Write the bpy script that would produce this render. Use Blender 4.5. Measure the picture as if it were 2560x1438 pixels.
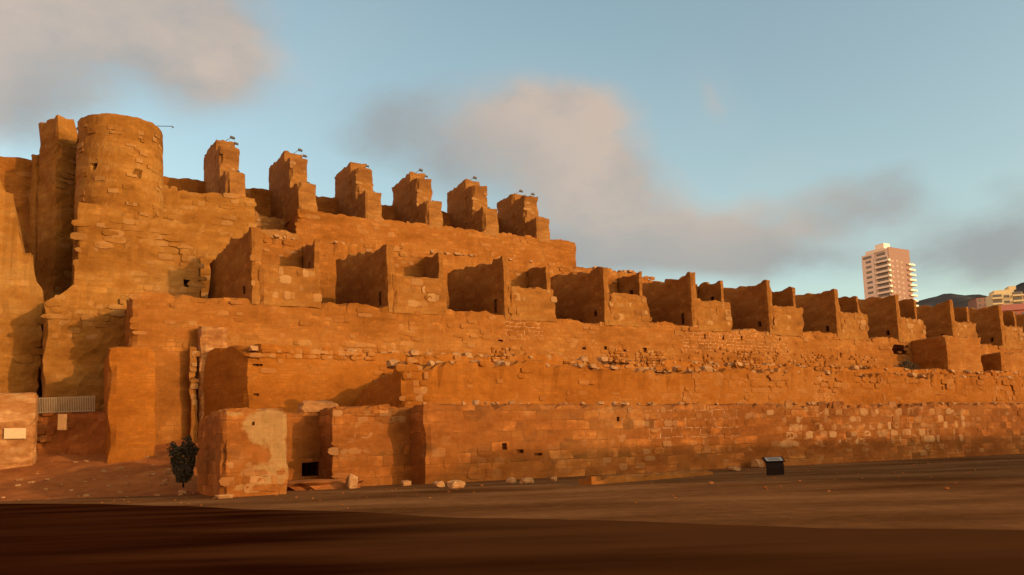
import bpy, bmesh, math, random
from mathutils import Vector, Matrix, noise
rad = math.radians
for o in list(bpy.data.objects): bpy.data.objects.remove(o)
S = bpy.context.scene
COL = S.collection

# ------------------------------------------------------------------ camera
F_PX = 2000.0; PITCH = rad(6.0); ROLL = rad(2.0); SH = 0.105; EYE = 1.7
fwd = Vector((0, math.cos(PITCH), math.sin(PITCH)))
up0 = Vector((0, -math.sin(PITCH), math.cos(PITCH)))
rt0 = Vector((1, 0, 0))
RT = rt0*math.cos(ROLL) - up0*math.sin(ROLL)
UP = up0*math.cos(ROLL) + rt0*math.sin(ROLL)
cd = bpy.data.cameras.new('camera'); cam = bpy.data.objects.new('camera', cd); COL.objects.link(cam)
m = Matrix((( RT.x, UP.x, -fwd.x, 0), (RT.y, UP.y, -fwd.y, 0), (RT.z, UP.z, -fwd.z, EYE), (0, 0, 0, 1)))
cam.matrix_world = m
cd.sensor_width = 36; cd.lens = F_PX/2560*36; cd.shift_y = SH*F_PX/2560
cd.clip_start = .1; cd.clip_end = 12000
S.camera = cam
S.render.resolution_x = 1024; S.render.resolution_y = 575

def ray(px, py):
    x = (px-1280)/F_PX; y = (719-py)/F_PX + SH
    return (RT*x + UP*y + fwd)

# ------------------------------------------------------------------ sky, sun, exposure
SUN_EL = rad(13.0); SUN_AZ = rad(62.0)       # azimuth measured from -Y towards +X
S.view_settings.view_transform = 'Standard'; S.view_settings.look = 'None'
S.view_settings.exposure = 0.8; S.view_settings.gamma = 1.0
W = bpy.data.worlds.new('World'); S.world = W; W.use_nodes = True
def build_world():
    nt = W.node_tree; N = nt.nodes; L = nt.links; N.clear()
    def nd(t, **k):
        n = N.new(t)
        for a, v in k.items(): setattr(n, a, v)
        return n
    def mth(op, a, b=None, c=None, clamp=False):
        n = nd('ShaderNodeMath', operation=op); n.use_clamp = clamp
        for i, v in enumerate((a, b, c)):
            if v is None: continue
            if isinstance(v, (int, float)): n.inputs[i].default_value = v
            else: L.new(v, n.inputs[i])
        return n.outputs[0]
    out = nd('ShaderNodeOutputWorld'); bg = nd('ShaderNodeBackground')
    sky = nd('ShaderNodeTexSky', sky_type='NISHITA'); sky.sun_disc = False
    sky.sun_elevation = SUN_EL; sky.sun_rotation = math.pi - SUN_AZ
    sky.air_density = 1.0; sky.dust_density = 2.2; sky.ozone_density = 1.6
    tc = nd('ShaderNodeTexCoord')
    sp = nd('ShaderNodeSeparateXYZ'); L.new(tc.outputs['Generated'], sp.inputs[0])
    ysafe = mth('MAXIMUM', sp.outputs[1], 0.12)
    u = mth('DIVIDE', sp.outputs[0], ysafe); v = mth('DIVIDE', sp.outputs[2], ysafe)
    # soft warp so cloud edges are ragged
    nz = nd('ShaderNodeTexNoise'); nz.inputs['Scale'].default_value = 3.2; nz.inputs['Detail'].default_value = 5; nz.inputs['Roughness'].default_value = .52
    mp = nd('ShaderNodeMapping'); mp.inputs['Scale'].default_value = (1, 1, 1.7); L.new(tc.outputs['Generated'], mp.inputs[0]); L.new(mp.outputs[0], nz.inputs['Vector'])
    ns = nd('ShaderNodeSeparateColor'); L.new(nz.outputs['Color'], ns.inputs[0])
    n0 = mth('SUBTRACT', ns.outputs[0], .5); n1 = mth('SUBTRACT', ns.outputs[1], .5)
    uw = mth('MULTIPLY_ADD', n0, .22, u); vw = mth('MULTIPLY_ADD', n1, .14, v)
    def blob(px, py, rx, ry, amp, rot=0):
        d = ray(px, py); cu, cv = d.x/d.y, d.z/d.y
        du = mth('SUBTRACT', uw, cu); dv = mth('SUBTRACT', vw, cv)
        c, s_ = math.cos(rad(rot)), math.sin(rad(rot))
        a = mth('MULTIPLY_ADD', dv, s_, mth('MULTIPLY', du, c)); b = mth('MULTIPLY_ADD', dv, c, mth('MULTIPLY', du, -s_))
        a = mth('DIVIDE', a, rx/F_PX); b = mth('DIVIDE', b, ry/F_PX)
        r2 = mth('ADD', mth('MULTIPLY', a, a), mth('MULTIPLY', b, b))
        return mth('MULTIPLY', mth('POWER', 2.718, mth('MULTIPLY', r2, -1.0)), amp)
    warm = None; grey = None
    for b in [(300, 80, 380, 180, 1.5, -8), (-150, 100, 420, 200, .9, 0), (500, 150, 190, 130, 1.1, -35), (1350, 320, 190, 80, 1.1, -8), (1540, 500, 230, 100, 1.0, -38),
              (1740, 265, 60, 85, .42, 30), (1480, 420, 160, 90, .5, -30), (1950, 570, 250, 95, .7, 8)]:
        x = blob(*b); warm = x if warm is None else mth('ADD', warm, x)
    for b in [(60, 310, 280, 120, .8, 0), (960, 300, 170, 90, .55, 10), (1180, 420, 260, 110, .65, -20), (1560, 640, 380, 90, .9, -8), (2150, 510, 200, 80, .7, 18),
              (2430, 640, 230, 120, 1.1, 12), (1990, 690, 260, 60, .5, 0), (2620, 480, 200, 100, .5, 20)]:
        x = blob(*b); grey = x if grey is None else mth('ADD', grey, x)
    # high thin veil everywhere
    veil = nd('ShaderNodeTexNoise'); veil.inputs['Scale'].default_value = 1.6; veil.inputs['Detail'].default_value = 6; L.new(mp.outputs[0], veil.inputs['Vector'])
    vl = nd('ShaderNodeMapRange'); vl.inputs[1].default_value = .38; vl.inputs[2].default_value = .75; vl.inputs[4].default_value = .45; L.new(veil.outputs[0], vl.inputs[0])
    det = nd('ShaderNodeTexNoise'); det.inputs['Scale'].default_value = 5; det.inputs['Detail'].default_value = 8; det.inputs['Roughness'].default_value = .58; L.new(mp.outputs[0], det.inputs['Vector'])
    dm = mth('MULTIPLY_ADD', det.outputs[0], 2.2, -.1)
    tot = mth('MULTIPLY', mth('ADD', warm, grey), dm)
    cov = nd('ShaderNodeMapRange', interpolation_type='SMOOTHSTEP'); cov.inputs[1].default_value = .04; cov.inputs[2].default_value = 1.2; L.new(tot, cov.inputs[0])
    cf = mth('MAXIMUM', cov.outputs[0], mth('MULTIPLY', vl.outputs[0], .35))
    wf = mth('DIVIDE', warm, mth('ADD', mth('ADD', warm, grey), .02), clamp=True)
    cc = nd('ShaderNodeMixRGB'); cc.inputs[1].default_value = (.19, .195, .195, 1); cc.inputs[2].default_value = (.37, .285, .228, 1)
    wn = mth('MULTIPLY', wf, mth('MULTIPLY_ADD', mth('SUBTRACT', det.outputs[0], .5), 3.0, .75, clamp=True), clamp=True)
    L.new(wn, cc.inputs[0])
    sm = nd('ShaderNodeMixRGB', blend_type='MULTIPLY'); sm.inputs[0].default_value = 1
    sm.inputs[2].default_value = (SKY*1.36, SKY*1.26, SKY*.95, 1); L.new(sky.outputs[0], sm.inputs[1])
    mx = nd('ShaderNodeMixRGB'); L.new(mth('MULTIPLY', cf, .88), mx.inputs[0]); L.new(sm.outputs[0], mx.inputs[1]); L.new(cc.outputs[0], mx.inputs[2])
    # warm glow added to the unseen sky, behind left, to fill shaded faces
    hz = mth('MULTIPLY', mth('SUBTRACT', 1.0, mth('MULTIPLY', mth('ABSOLUTE', mth('SUBTRACT', sp.outputs[2], .22)), 2.2), clamp=True), mth('MULTIPLY_ADD', det.outputs[0], 1.0, .4), clamp=True)
    bk = mth('MULTIPLY', mth('MULTIPLY_ADD', mth('SUBTRACT', mth('MULTIPLY', sp.outputs[0], -.8), mth('MULTIPLY', sp.outputs[1], .62)), 1.6, .15, clamp=True), hz)
    m2 = nd('ShaderNodeMixRGB'); L.new(bk, m2.inputs[0]); L.new(mx.outputs[0], m2.inputs[1]); m2.inputs[2].default_value = (1.75, .90, .46, 1); mx = m2
    # clouds only above the skyline in front; behind left the added glow covers the sky
    L.new(mx.outputs[0], bg.inputs[0]); bg.inputs[1].default_value = 1.0
    L.new(bg.outputs[0], out.inputs[0])
SKY = 0.15
build_world()
sd = bpy.data.lights.new('sun', 'SUN'); so = bpy.data.objects.new('sun', sd); COL.objects.link(so)
sd.energy = 2.0; sd.angle = rad(.8); sd.color = (1.0, .62, .33)
sunv = Vector((math.sin(SUN_AZ)*math.cos(SUN_EL), -math.cos(SUN_AZ)*math.cos(SUN_EL), math.sin(SUN_EL)))
so.rotation_euler = sunv.to_track_quat('Z', 'Y').to_euler()

# ------------------------------------------------------------------ frame of the fortress: s along the walls, t into the hill
ANG = rad(29.0); CA, SA = math.cos(ANG), math.sin(ANG); Y0 = 57.3
D = Vector((CA, SA, 0)); M = Vector((-SA, CA, 0)); O = Vector((0, Y0, 0)); CP = Vector((0, 0, EYE))
def fs(px, py, t):                    # pixel on the plane t -> (s, z)
    r = ray(px, py); k = (t - (CP-O).dot(M))/r.dot(M); p = CP + r*k
    return (p-O).dot(D), p.z
def ft(px, py, s):                    # pixel on the plane s -> (t, z)
    r = ray(px, py); k = (s - (CP-O).dot(D))/r.dot(D); p = CP + r*k
    return (p-O).dot(M), p.z
def fg(px, py, z=0.0):                # pixel on the plane z -> world
    r = ray(px, py); k = (z-EYE)/r.z; return CP + r*k
def fy(px, py, Y):
    r = ray(px, py); return CP + r*(Y/r.y)
def wl(s, t, z=0): return O + D*s + M*t + Vector((0, 0, z))
def st(p): q = p-O; return q.dot(D), q.dot(M)

# ------------------------------------------------------------------ mesh helpers
def h1(*a):
    x = math.sin(sum((i+1.7)*12.9898*v*(1.31+i) for i, v in enumerate(a)))*43758.5453
    return x - math.floor(x)
class MB:
    def __init__(s): s.v = []; s.f = []; s.tone = []; s.mort = []
    def vert(s, p, mort=0.0): s.v.append(p); s.mort.append(mort); return len(s.v)-1
    def face(s, idx, tone=.5): s.f.append(idx); s.tone.append(tone)
    def box(s, c, h, rz=0, tone=.5, taper=1.0, jit=0):
        c = Vector(c); i0 = len(s.v)
        for z in (-1, 1):
            for x, y in ((-1, -1), (1, -1), (1, 1), (-1, 1)):
                k = taper if z > 0 else 1
                p = Vector((x*h[0]*k, y*h[1]*k, z*h[2]))
                if jit: p += Vector((random.uniform(-1, 1)*h[0], random.uniform(-1, 1)*h[1], random.uniform(-1, 1)*h[2]))*jit
                if rz: p = Matrix.Rotation(rz, 3, 'Z') @ p
                s.vert(c+p)
        for q in ((0, 3, 2, 1), (4, 5, 6, 7), (0, 1, 5, 4), (1, 2, 6, 5), (2, 3, 7, 6), (3, 0, 4, 7)): s.face([i0+k for k in q], tone)
    def rot_box(s, c, h, mat3, tone=.5):
        i0 = len(s.v); c = Vector(c)
        for z in (-1, 1):
            for x, y in ((-1, -1), (1, -1), (1, 1), (-1, 1)): s.vert(c + mat3 @ Vector((x*h[0], y*h[1], z*h[2])))
        for q in ((0, 3, 2, 1), (4, 5, 6, 7), (0, 1, 5, 4), (1, 2, 6, 5), (2, 3, 7, 6), (3, 0, 4, 7)): s.face([i0+k for k in q], tone)
    def tube(s, a, b, r, n=8, r2=None):
        a = Vector(a); b = Vector(b); d = (b-a).normalized(); x = d.orthogonal().normalized(); y = d.cross(x); i0 = len(s.v)
        r2 = r if r2 is None else r2
        for p, rr in ((a, r), (b, r2)):
            for k in range(n): s.vert(p + (x*math.cos(2*math.pi*k/n) + y*math.sin(2*math.pi*k/n))*rr)
        for k in range(n): s.face([i0+k, i0+(k+1) % n, i0+n+(k+1) % n, i0+n+k])
        s.face([i0+k for k in range(n-1, -1, -1)]); s.face([i0+n+k for k in range(n)])
    def rock(s, c, h, seed=0, tone=.5, sub=2, rough=.28):
        bm = bmesh.new(); bmesh.ops.create_icosphere(bm, subdivisions=sub, radius=1)
        i0 = len(s.v); c = Vector(c)
        for v in bm.verts:
            p = v.co.copy(); q = Vector([math.copysign(abs(a)**.62, a) for a in p])
            q *= 1 + rough*noise.noise(p*1.3 + Vector((seed*3.7, seed*1.1, 5))) + rough*.4*noise.noise(p*3.1 + Vector((seed, 9, 2)))
            s.vert(c + Vector((q.x*h[0], q.y*h[1], q.z*h[2])))
        for f in bm.faces: s.face([i0+v.index for v in f.verts], tone)
        bm.free()
    def build(s, name, mat, parent=None, loc=None, rz=0, smooth=False):
        me = bpy.data.meshes.new(name); me.from_pydata([tuple(v) for v in s.v], [], s.f); me.update()
        a = me.attributes.new('tone', 'FLOAT', 'FACE'); a.data.foreach_set('value', s.tone)
        a = me.attributes.new('mort', 'FLOAT', 'POINT'); a.data.foreach_set('value', s.mort)
        if smooth: me.polygons.foreach_set('use_smooth', [True]*len(me.polygons))
        me.materials.append(mat)
        o = bpy.data.objects.new(name, me); COL.objects.link(o)
        if parent is not None: o.parent = parent
        if loc is not None: o.location = loc
        o.rotation_euler = (0, 0, rz)
        return o

def tag(o, label=None, cat=None, group=None, kind=None):
    if label: o['label'] = label
    if cat: o['category'] = cat
    if group: o['group'] = group
    if kind: o['kind'] = kind
    return o
def thing(name, label, cat, loc, rz=0, group=None):
    o = bpy.data.objects.new(name, None); COL.objects.link(o); o.location = loc; o.rotation_euler = (0, 0, rz)
    o.empty_display_size = .5
    return tag(o, label, cat, group)
def fort(name, label, cat, s, t, z=0, group=None): return thing(name, label, cat, wl(s, t, z), ANG, group)

def wob(p, amp):
    a = noise.noise_vector(Vector(p)*.35)*amp*1.4
    b = noise.noise_vector(Vector(p)*1.5)*amp*.8
    c = noise.noise_vector(Vector(p)*4.1)*amp*.45
    d = a+b+c; d.z *= .6
    return d
def brk(a, b, cell, extra=()):
    n = max(1, round((b-a)/cell)); r = [a+(b-a)*i/n for i in range(n+1)]
    for e in extra:
        if a < e < b:
            r = [x for x in r if abs(x-e) > cell*.3 or x in (a, b)]; r.append(e)
    return sorted(r)
# a solid of masonry on a fine grid. top(s,t) gives its broken crest; holes are real recesses. org = thing's origin
def gbox(mb, s0, s1, t0, t1, z0, top, cell=.5, org=(0, 0, 0), hf=(), hl=(), amp=.07, mort=None, batter=0.0, back=True, tf=None):
    if not callable(top): zt = top; top = lambda s, t: zt
    o = Vector(org)
    SB = brk(s0, s1, cell, [e for h in hf for e in (h[0]-h[2]/2, h[0]+h[2]/2)])
    TB = brk(t0, t1, cell, [e for h in hl for e in (h[0]-h[2]/2, h[0]+h[2]/2)])
    zm = min([top(s, t) for s in SB for t in (t0, t1)] + [top(s, t) for s in (s0, s1) for t in TB]) - .15
    ZB = brk(z0, max(zm, z0+.3), cell, [e for h in list(hf)+list(hl) for e in (h[1]-h[3]/2, h[1]+h[3]/2)])
    zs = ZB[-1]
    def zz(j, s, t): return ZB[j] if j < len(ZB) else max(top(s, t), zs+.02)
    nz = len(ZB)+1
    def P(s, t, z):
        tt = t - batter*(z-z0) if False else t + (batter*(z-z0) if abs(t-t0) < 1e-6 else 0)
        p = Vector((s, tt, z))
        cs_ = min(abs(s-s0), abs(s-s1)) < 1e-6; ct_ = min(abs(t-t0), abs(t-t1)) < 1e-6; zt_ = z >= top(s, t)-.01
        if (cs_ and ct_) or (zt_ and (cs_ or ct_)):
            e = min(.3, (s1-s0)*.2)*max(0, noise.noise(Vector((s*1.3+org[0]*.37+11, t*1.3+org[1]*.61, z*.8+3)))+.28)
            if cs_: p.x += e if abs(s-s0) < 1e-6 else -e
            if ct_: p.y += e if abs(t-t0) < 1e-6 else -e
            if zt_: p.z -= e
        if tf: p = tf(p)
        return p + wob(p, amp) - o
    def MV(s, t, z): return mort(s, t, z) if mort else 0.0
    def panel(A, pt, holes, inward, flip):
        idx = {}
        def g(i, j):
            if (i, j) not in idx:
                s, t = pt(A[i]); z = zz(j, s, t); idx[(i, j)] = mb.vert(P(s, t, z), MV(s, t, z))
            return idx[(i, j)]
        for i in range(len(A)-1):
            for j in range(nz-1):
                ca = (A[i]+A[i+1])/2; zc = (ZB[j]+ZB[j+1])/2 if j+1 < len(ZB) else None
                hit = None
                if zc is not None:
                    for h in holes:
                        if abs(ca-h[0]) < h[2]/2 and abs(zc-h[1]) < h[3]/2: hit = h
                if hit:
                    s, t = pt(A[i]); 
                    q = []
                    for (ii, jj) in ((i, j), (i+1, j), (i+1, j+1), (i, j+1)):
                        s, t = pt(A[ii]); z = zz(jj, s, t)
                        q.append(mb.vert(P(s, t, z) + Vector(inward)*hit[4]))
                    f = [g(i, j), g(i+1, j), g(i+1, j+1), g(i, j+1)]
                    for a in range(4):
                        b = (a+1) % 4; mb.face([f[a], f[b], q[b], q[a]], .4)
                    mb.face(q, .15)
                else:
                    f = [g(i, j), g(i+1, j), g(i+1, j+1), g(i, j+1)]
                    mb.face(f if not flip else f[::-1])
    panel(SB, lambda a: (a, t0), hf, (0, 1, 0), False)
    panel(TB, lambda a: (s0, a), hl, (1, 0, 0), True)
    if back:
        panel(SB, lambda a: (a, t1), (), (0, -1, 0), True); panel(TB, lambda a: (s1, a), (), (-1, 0, 0), False)
    idx = {}
    for i, s in enumerate(SB):
        for j, t in enumerate(TB):
            z = max(top(s, t), zs+.02); idx[i, j] = mb.vert(P(s, t, z), MV(s, t, z))
    for i in range(len(SB)-1):
        for j in range(len(TB)-1):
            mb.face([idx[i, j], idx[i+1, j], idx[i+1, j+1], idx[i, j+1]])

def ragged(base, amp=.3, w=.9, seed=0, slope=0.0, s_ref=0.0, lump=.0):   # broken crest: courses missing here and there
    def f(s, t):
        u = s*1.0 + t*.77
        k = math.floor(u/w); a = h1(k, seed) - .5
        k2 = math.floor(u/(w*2.7)+.3); b = h1(k2, seed+5) - .5
        z = base + slope*(s-s_ref) + amp*(a*.8 + b*1.2) + lump*noise.noise(Vector((u*.12, seed, 0)))
        return z
    return f
def steps(pts, amp=0, w=.8, seed=0, axis=1):        # crest from (coordinate, z) steps or slopes
    def f(s, t):
        x = t if axis else s
        z = pts[0][1]
        if x <= pts[0][0]: z = pts[0][1]
        else:
            for (a, za), (b, zb) in zip(pts, pts[1:]):
                if a <= x <= b: z = za + (zb-za)*(x-a)/max(b-a, 1e-6); break
            else: z = pts[-1][1]
        return z + amp*(h1(math.floor(x/w), seed)-.5)*2*.5 + amp*.4*(h1(math.floor(x/(w*.4)), seed+3)-.5)
    return f
# stones standing proud of a front face (t = tf) or lying along a ledge
def stones(mb, s0, s1, z0, z1, t, n, org, size=(.3, .2), prou=.06, pale=.5, seed=1, batter=0.0, mask=None):
    rnd = random.Random(seed); o = Vector(org); size = (size[0]*1.15, size[1]*1.3); pale *= .50; prou *= .45; n = int(n*.6)
    for _ in range(n):
        s = rnd.uniform(s0, s1); ch = rnd.uniform(.7, 1.3)*size[1]
        z = z0 + math.floor(rnd.uniform(0, 1)*(z1-z0)/(size[1]*2.1))*(size[1]*2.1) + size[1]
        w = size[0]*rnd.uniform(.5, 1.5); tn = .5 + (rnd.random()-(.35 if size[0] > .25 else .6))*pale
        c = Vector((s, t, z)) - o; i0 = len(mb.v); pr = prou*rnd.uniform(.3, 1.0); kk = .84; NV = 9; ph = rnd.uniform(0, 1)
        if mask is not None and not mask(s, z): continue
        out = []
        for k in range(NV):
            a = 2*math.pi*(k+ph)/NV; e = .55
            out.append((math.copysign(abs(math.cos(a))**e, math.cos(a))*w*rnd.uniform(.86, 1.06), math.copysign(abs(math.sin(a))**e, math.sin(a))*ch*rnd.uniform(.86, 1.06)))
        for x, y in out: mb.vert(c + Vector((x, .10, y)))
        for x, y in out: mb.vert(c + Vector((x*.96, -pr*.4, y*.96)))
        for x, y in out: mb.vert(c + Vector((x*kk*.8, -pr+rnd.uniform(-.01, .01), y*kk*.8)))
        for r_ in (0, NV):
            for a in range(NV):
                b = (a+1) % NV; mb.face([i0+r_+a, i0+r_+b, i0+r_+NV+b, i0+r_+NV+a], tn)
        mb.face([i0+2*NV+k for k in range(NV)], tn)
def rubble(mb, s0, s1, t0, t1, z, n, org, size=.18, seed=1, pale=.6):
    rnd = random.Random(seed); o = Vector(org); pale *= .5; n = int(n*.5)
    for i in range(n):
        s = rnd.uniform(s0, s1); t = rnd.uniform(t0, t1); zz_ = z(s, t) if callable(z) else z
        k = size*rnd.uniform(.5, 1.7)
        mb.rock(Vector((s, t, zz_+k*.15))-o, (k*rnd.uniform(.8, 1.4), k, k*rnd.uniform(.5, .9)), seed=i+seed*13, tone=.5+(rnd.random()-.3)*pale, sub=1, rough=.5)

# ------------------------------------------------------------------ materials
def mat_base(name, rough=.9, spec=.1):
    m = bpy.data.materials.new(name); m.use_nodes = True
    b = m.node_tree.nodes['Principled BSDF']; b.inputs['Roughness'].default_value = rough
    b.inputs['Specular IOR Level'].default_value = spec
    return m, m.node_tree.nodes, m.node_tree.links, b
def plain(name, col, rough=.8, metal=0, nscale=6, var=.15, spec=.3):
    m, N, L, b = mat_base(name, rough, spec); b.inputs['Metallic'].default_value = metal
    tc = N.new('ShaderNodeTexCoord'); n = N.new('ShaderNodeTexNoise'); n.inputs['Scale'].default_value = nscale; n.inputs['Detail'].default_value = 5
    L.new(tc.outputs['Object'], n.inputs['Vector'])
    r = N.new('ShaderNodeMixRGB'); r.inputs[1].default_value = tuple(c*(1-var) for c in col)+(1,); r.inputs[2].default_value = tuple(min(1, c*(1+var)) for c in col)+(1,)
    L.new(n.outputs[0], r.inputs[0]); L.new(r.outputs[0], b.inputs['Base Color'])
    return m
def masonry(name, dark, mid, light, pale=(.39, .23, .10), bw=.62, bh=.30, vis=.6, bump=.38, big=.09, seed=0.0, redder=None, cap=None):
    m, N, L, b = mat_base(name, .93, .08)
    def mth(op, a, c=None, d=None, clamp=False):
        n = N.new('ShaderNodeMath'); n.operation = op; n.use_clamp = clamp
        for i, v in enumerate((a, c, d)):
            if v is None: continue
            if isinstance(v, (int, float)): n.inputs[i].default_value = v
            else: L.new(v, n.inputs[i])
        return n.outputs[0]
    def noi(vec, sc, det=5, ro=.55):
        n = N.new('ShaderNodeTexNoise'); n.inputs['Scale'].default_value = sc; n.inputs['Detail'].default_value = det; n.inputs['Roughness'].default_value = ro
        L.new(vec, n.inputs['Vector']); return n
    def mr(v, a, c, lo=0, hi=1):
        n = N.new('ShaderNodeMapRange'); n.inputs[1].default_value = a; n.inputs[2].default_value = c; n.inputs[3].default_value = lo; n.inputs[4].default_value = hi
        n.interpolation_type = 'SMOOTHSTEP'; L.new(v, n.inputs[0]); return n.outputs[0]
    def mix(f, a, c, bt='MIX'):
        n = N.new('ShaderNodeMixRGB'); n.blend_type = bt
        for i, v in enumerate((f, a, c)):
            if isinstance(v, (int, float)): n.inputs[i].default_value = v
            elif isinstance(v, tuple): n.inputs[i].default_value = v if len(v) == 4 else v+(1,)
            else: L.new(v, n.inputs[i])
        return n.outputs[0]
    tc = N.new('ShaderNodeTexCoord'); mp = N.new('ShaderNodeMapping'); mp.inputs['Location'].default_value = (seed*7.3, seed*3.1, 0)
    L.new(tc.outputs['Object'], mp.inputs[0]); V = mp.outputs[0]
    dn = noi(V, .9, 3); dv = N.new('ShaderNodeVectorMath'); dv.operation = 'MULTIPLY_ADD'; dv.inputs[1].default_value = (.55, .55, .30)
    L.new(dn.outputs['Color'], dv.inputs[0]); L.new(V, dv.inputs[2])
    sp = N.new('ShaderNodeSeparateXYZ'); L.new(dv.outputs[0], sp.inputs[0])
    cx = mth('ADD', sp.outputs[0], sp.outputs[1]); cb = N.new('ShaderNodeCombineXYZ'); L.new(cx, cb.inputs[0]); L.new(sp.outputs[2], cb.inputs[1])
    br = N.new('ShaderNodeTexBrick'); br.inputs['Scale'].default_value = 1; br.inputs['Brick Width'].default_value = bw; br.inputs['Row Height'].default_value = bh
    br.inputs['Mortar Size'].default_value = .035; br.inputs['Mortar Smooth'].default_value = .6; br.offset = .43; br.squash = 1.35; br.squash_frequency = 3
    br.inputs['Color1'].default_value = (0, 0, 0, 1); br.inputs['Color2'].default_value = (1, 1, 1, 1); br.inputs['Mortar'].default_value = (.35, .35, .35, 1)
    L.new(cb.outputs[0], br.inputs['Vector'])
    bid = N.new('ShaderNodeSeparateColor'); L.new(br.outputs['Color'], bid.inputs[0]); rnd = bid.outputs[0]; mo = br.outputs['Fac']
    # big soft staining, horizontal-ish
    st_ = N.new('ShaderNodeMapping'); st_.inputs['Scale'].default_value = (1, 1, 2.4); L.new(V, st_.inputs[0])
    n1 = noi(st_.outputs[0], big, 6, .6); n2 = noi(st_.outputs[0], big*5, 6, .62); n3 = noi(V, 3.3, 5, .6)
    rp = N.new('ShaderNodeValToRGB'); e = rp.color_ramp.elements
    e[0].position = .37; e[0].color = dark+(1,); e[1].position = .64; e[1].color = light+(1,); x = e.new(.5); x.color = mid+(1,)
    L.new(mth('ADD', mth('MULTIPLY', n1.outputs[0], .55), mth('MULTIPLY', n2.outputs[0], .45)), rp.inputs[0])
    col = rp.outputs[0]
    mask = mr(n2.outputs[0], .44, .64)                  # where the plaster is gone and stones read
    # per-stone value
    vis_ = mth('MULTIPLY_ADD', mask, vis*.8, .12*vis)
    val = mth('ADD', 1.0, mth('MULTIPLY', mth('SUBTRACT', rnd, .45), mth('MULTIPLY', vis_, 1.1)))
    col = mix(1, col, mth_rgb(N, L, val), 'MULTIPLY')
    # occasional pale stones
    vo = N.new('ShaderNodeTexVoronoi'); vo.inputs['Scale'].default_value = 1.1; L.new(cb.outputs[0], vo.inputs['Vector'])
    vs = N.new('ShaderNodeSeparateColor'); L.new(vo.outputs['Color'], vs.inputs[0])
    pl = mth('MULTIPLY', mr(vs.outputs[0], .84, .90), mr(vo.outputs['Distance'], .42, .22)); pl = mth('MULTIPLY', pl, mr(n1.outputs[0], .42, .60))
    col = mix(mth('MULTIPLY', pl, .16), col, pale)
    # dark joints / pale repointing where painted by attribute
    at = N.new('ShaderNodeAttribute'); at.attribute_name = 'mort'
    col = mix(mth('MULTIPLY', mo, mth('MULTIPLY', vis_, .55)), col, tuple(c*.45 for c in dark))
    lines = mth('MULTIPLY', mth('MULTIPLY', mo, mth('MAXIMUM', at.outputs['Fac'], 0.0)), mr(n3.outputs[0], .40, .60))
    col = mix(mth('MULTIPLY', lines, .55), col, (.62, .42, .24))
    ct = mth('MULTIPLY_ADD', at.outputs['Fac'], -1.0, mth('MULTIPLY', mth('SUBTRACT', n2.outputs[0], .5), 1.6)); ct = mr(mth('ADD', ct, mth('MULTIPLY', mth('SUBTRACT', n3.outputs[0], .5), .5)), .35, .78)
    col = mix(mth('MULTIPLY', ct, .85), col, (.25, .140, .050))
    # fine grain
    gr = mth('MULTIPLY_ADD', n3.outputs[0], .5, .75); col = mix(1, col, mth_rgb(N, L, gr), 'MULTIPLY')
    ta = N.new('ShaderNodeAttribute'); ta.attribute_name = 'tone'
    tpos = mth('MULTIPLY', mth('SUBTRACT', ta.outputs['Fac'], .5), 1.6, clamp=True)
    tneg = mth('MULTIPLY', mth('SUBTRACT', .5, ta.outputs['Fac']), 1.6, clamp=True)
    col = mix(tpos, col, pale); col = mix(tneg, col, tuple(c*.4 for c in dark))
    L.new(col, b.inputs['Base Color'])
    hgt = mth('ADD', mth('MULTIPLY', mo, mth('MULTIPLY', vis_, -1.0)), mth('ADD', mth('MULTIPLY', n3.outputs[0], .9), mth('MULTIPLY', rnd, mth('MULTIPLY', vis_, .5))))
    bp = N.new('ShaderNodeBump'); bp.inputs['Strength'].default_value = bump; bp.inputs['Distance'].default_value = .09
    L.new(hgt, bp.inputs['Height']); L.new(bp.outputs[0], b.inputs['Normal'])
    return m
def mth_rgb(N, L, v):
    c = N.new('ShaderNodeCombineColor')
    for i in range(3): L.new(v, c.inputs[i])
    return c.outputs[0]
MT = {}
MT['wall'] = masonry('ochre_masonry', (0.147, 0.050, 0.006), (0.215, 0.077, 0.013), (0.260, 0.110, 0.024), vis=.4, bw=.8, bh=.4)
MT['brickish'] = masonry('orange_brickwork', (0.171, 0.052, 0.005), (0.239, 0.079, 0.009), (0.270, 0.103, 0.020), bw=.6, bh=.24, vis=.25, seed=2)
MT['lower'] = masonry('red_rubble_masonry', (0.141, 0.043, 0.006), (0.209, 0.070, 0.013), (0.251, 0.103, 0.025), bw=1.05, bh=.72, vis=.95, seed=3)
MT['tower'] = masonry('yellow_tower_masonry', (0.141, 0.053, 0.007), (0.209, 0.086, 0.015), (0.260, 0.128, 0.032), bw=1.1, bh=.5, vis=.28, seed=4)
MT['turret'] = masonry('rubble_turret_masonry', (0.135, 0.050, 0.008), (0.203, 0.079, 0.015), (0.247, 0.117, 0.028), bw=.9, bh=.5, vis=.38, seed=5, pale=(.41, .25, .11))
MT['merlon'] = masonry('quoined_merlon_masonry', (0.141, 0.056, 0.013), (0.209, 0.088, 0.020), (0.260, 0.128, 0.038), bw=.8, bh=.38, vis=.5, seed=6)
MT['pale'] = masonry('pale_stained_masonry', (0.155, 0.054, 0.013), (0.253, 0.107, 0.032), (0.372, 0.209, 0.086), bw=1.0, bh=.5, vis=.4, seed=7, big=.2)
MT['stone'] = masonry('loose_limestone', (.21, .095, .032), (.29, .145, .056), (.38, .215, .095), vis=.0, seed=8, big=.8)
MT['slope'] = masonry('red_earth', (0.163, 0.048, 0.010), (0.232, 0.073, 0.016), (0.310, 0.108, 0.026), vis=.0, seed=9, big=.15)
MT['floodlight'] = plain('grey_lamp_metal', (.10, .09, .085), .5, .3)
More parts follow.
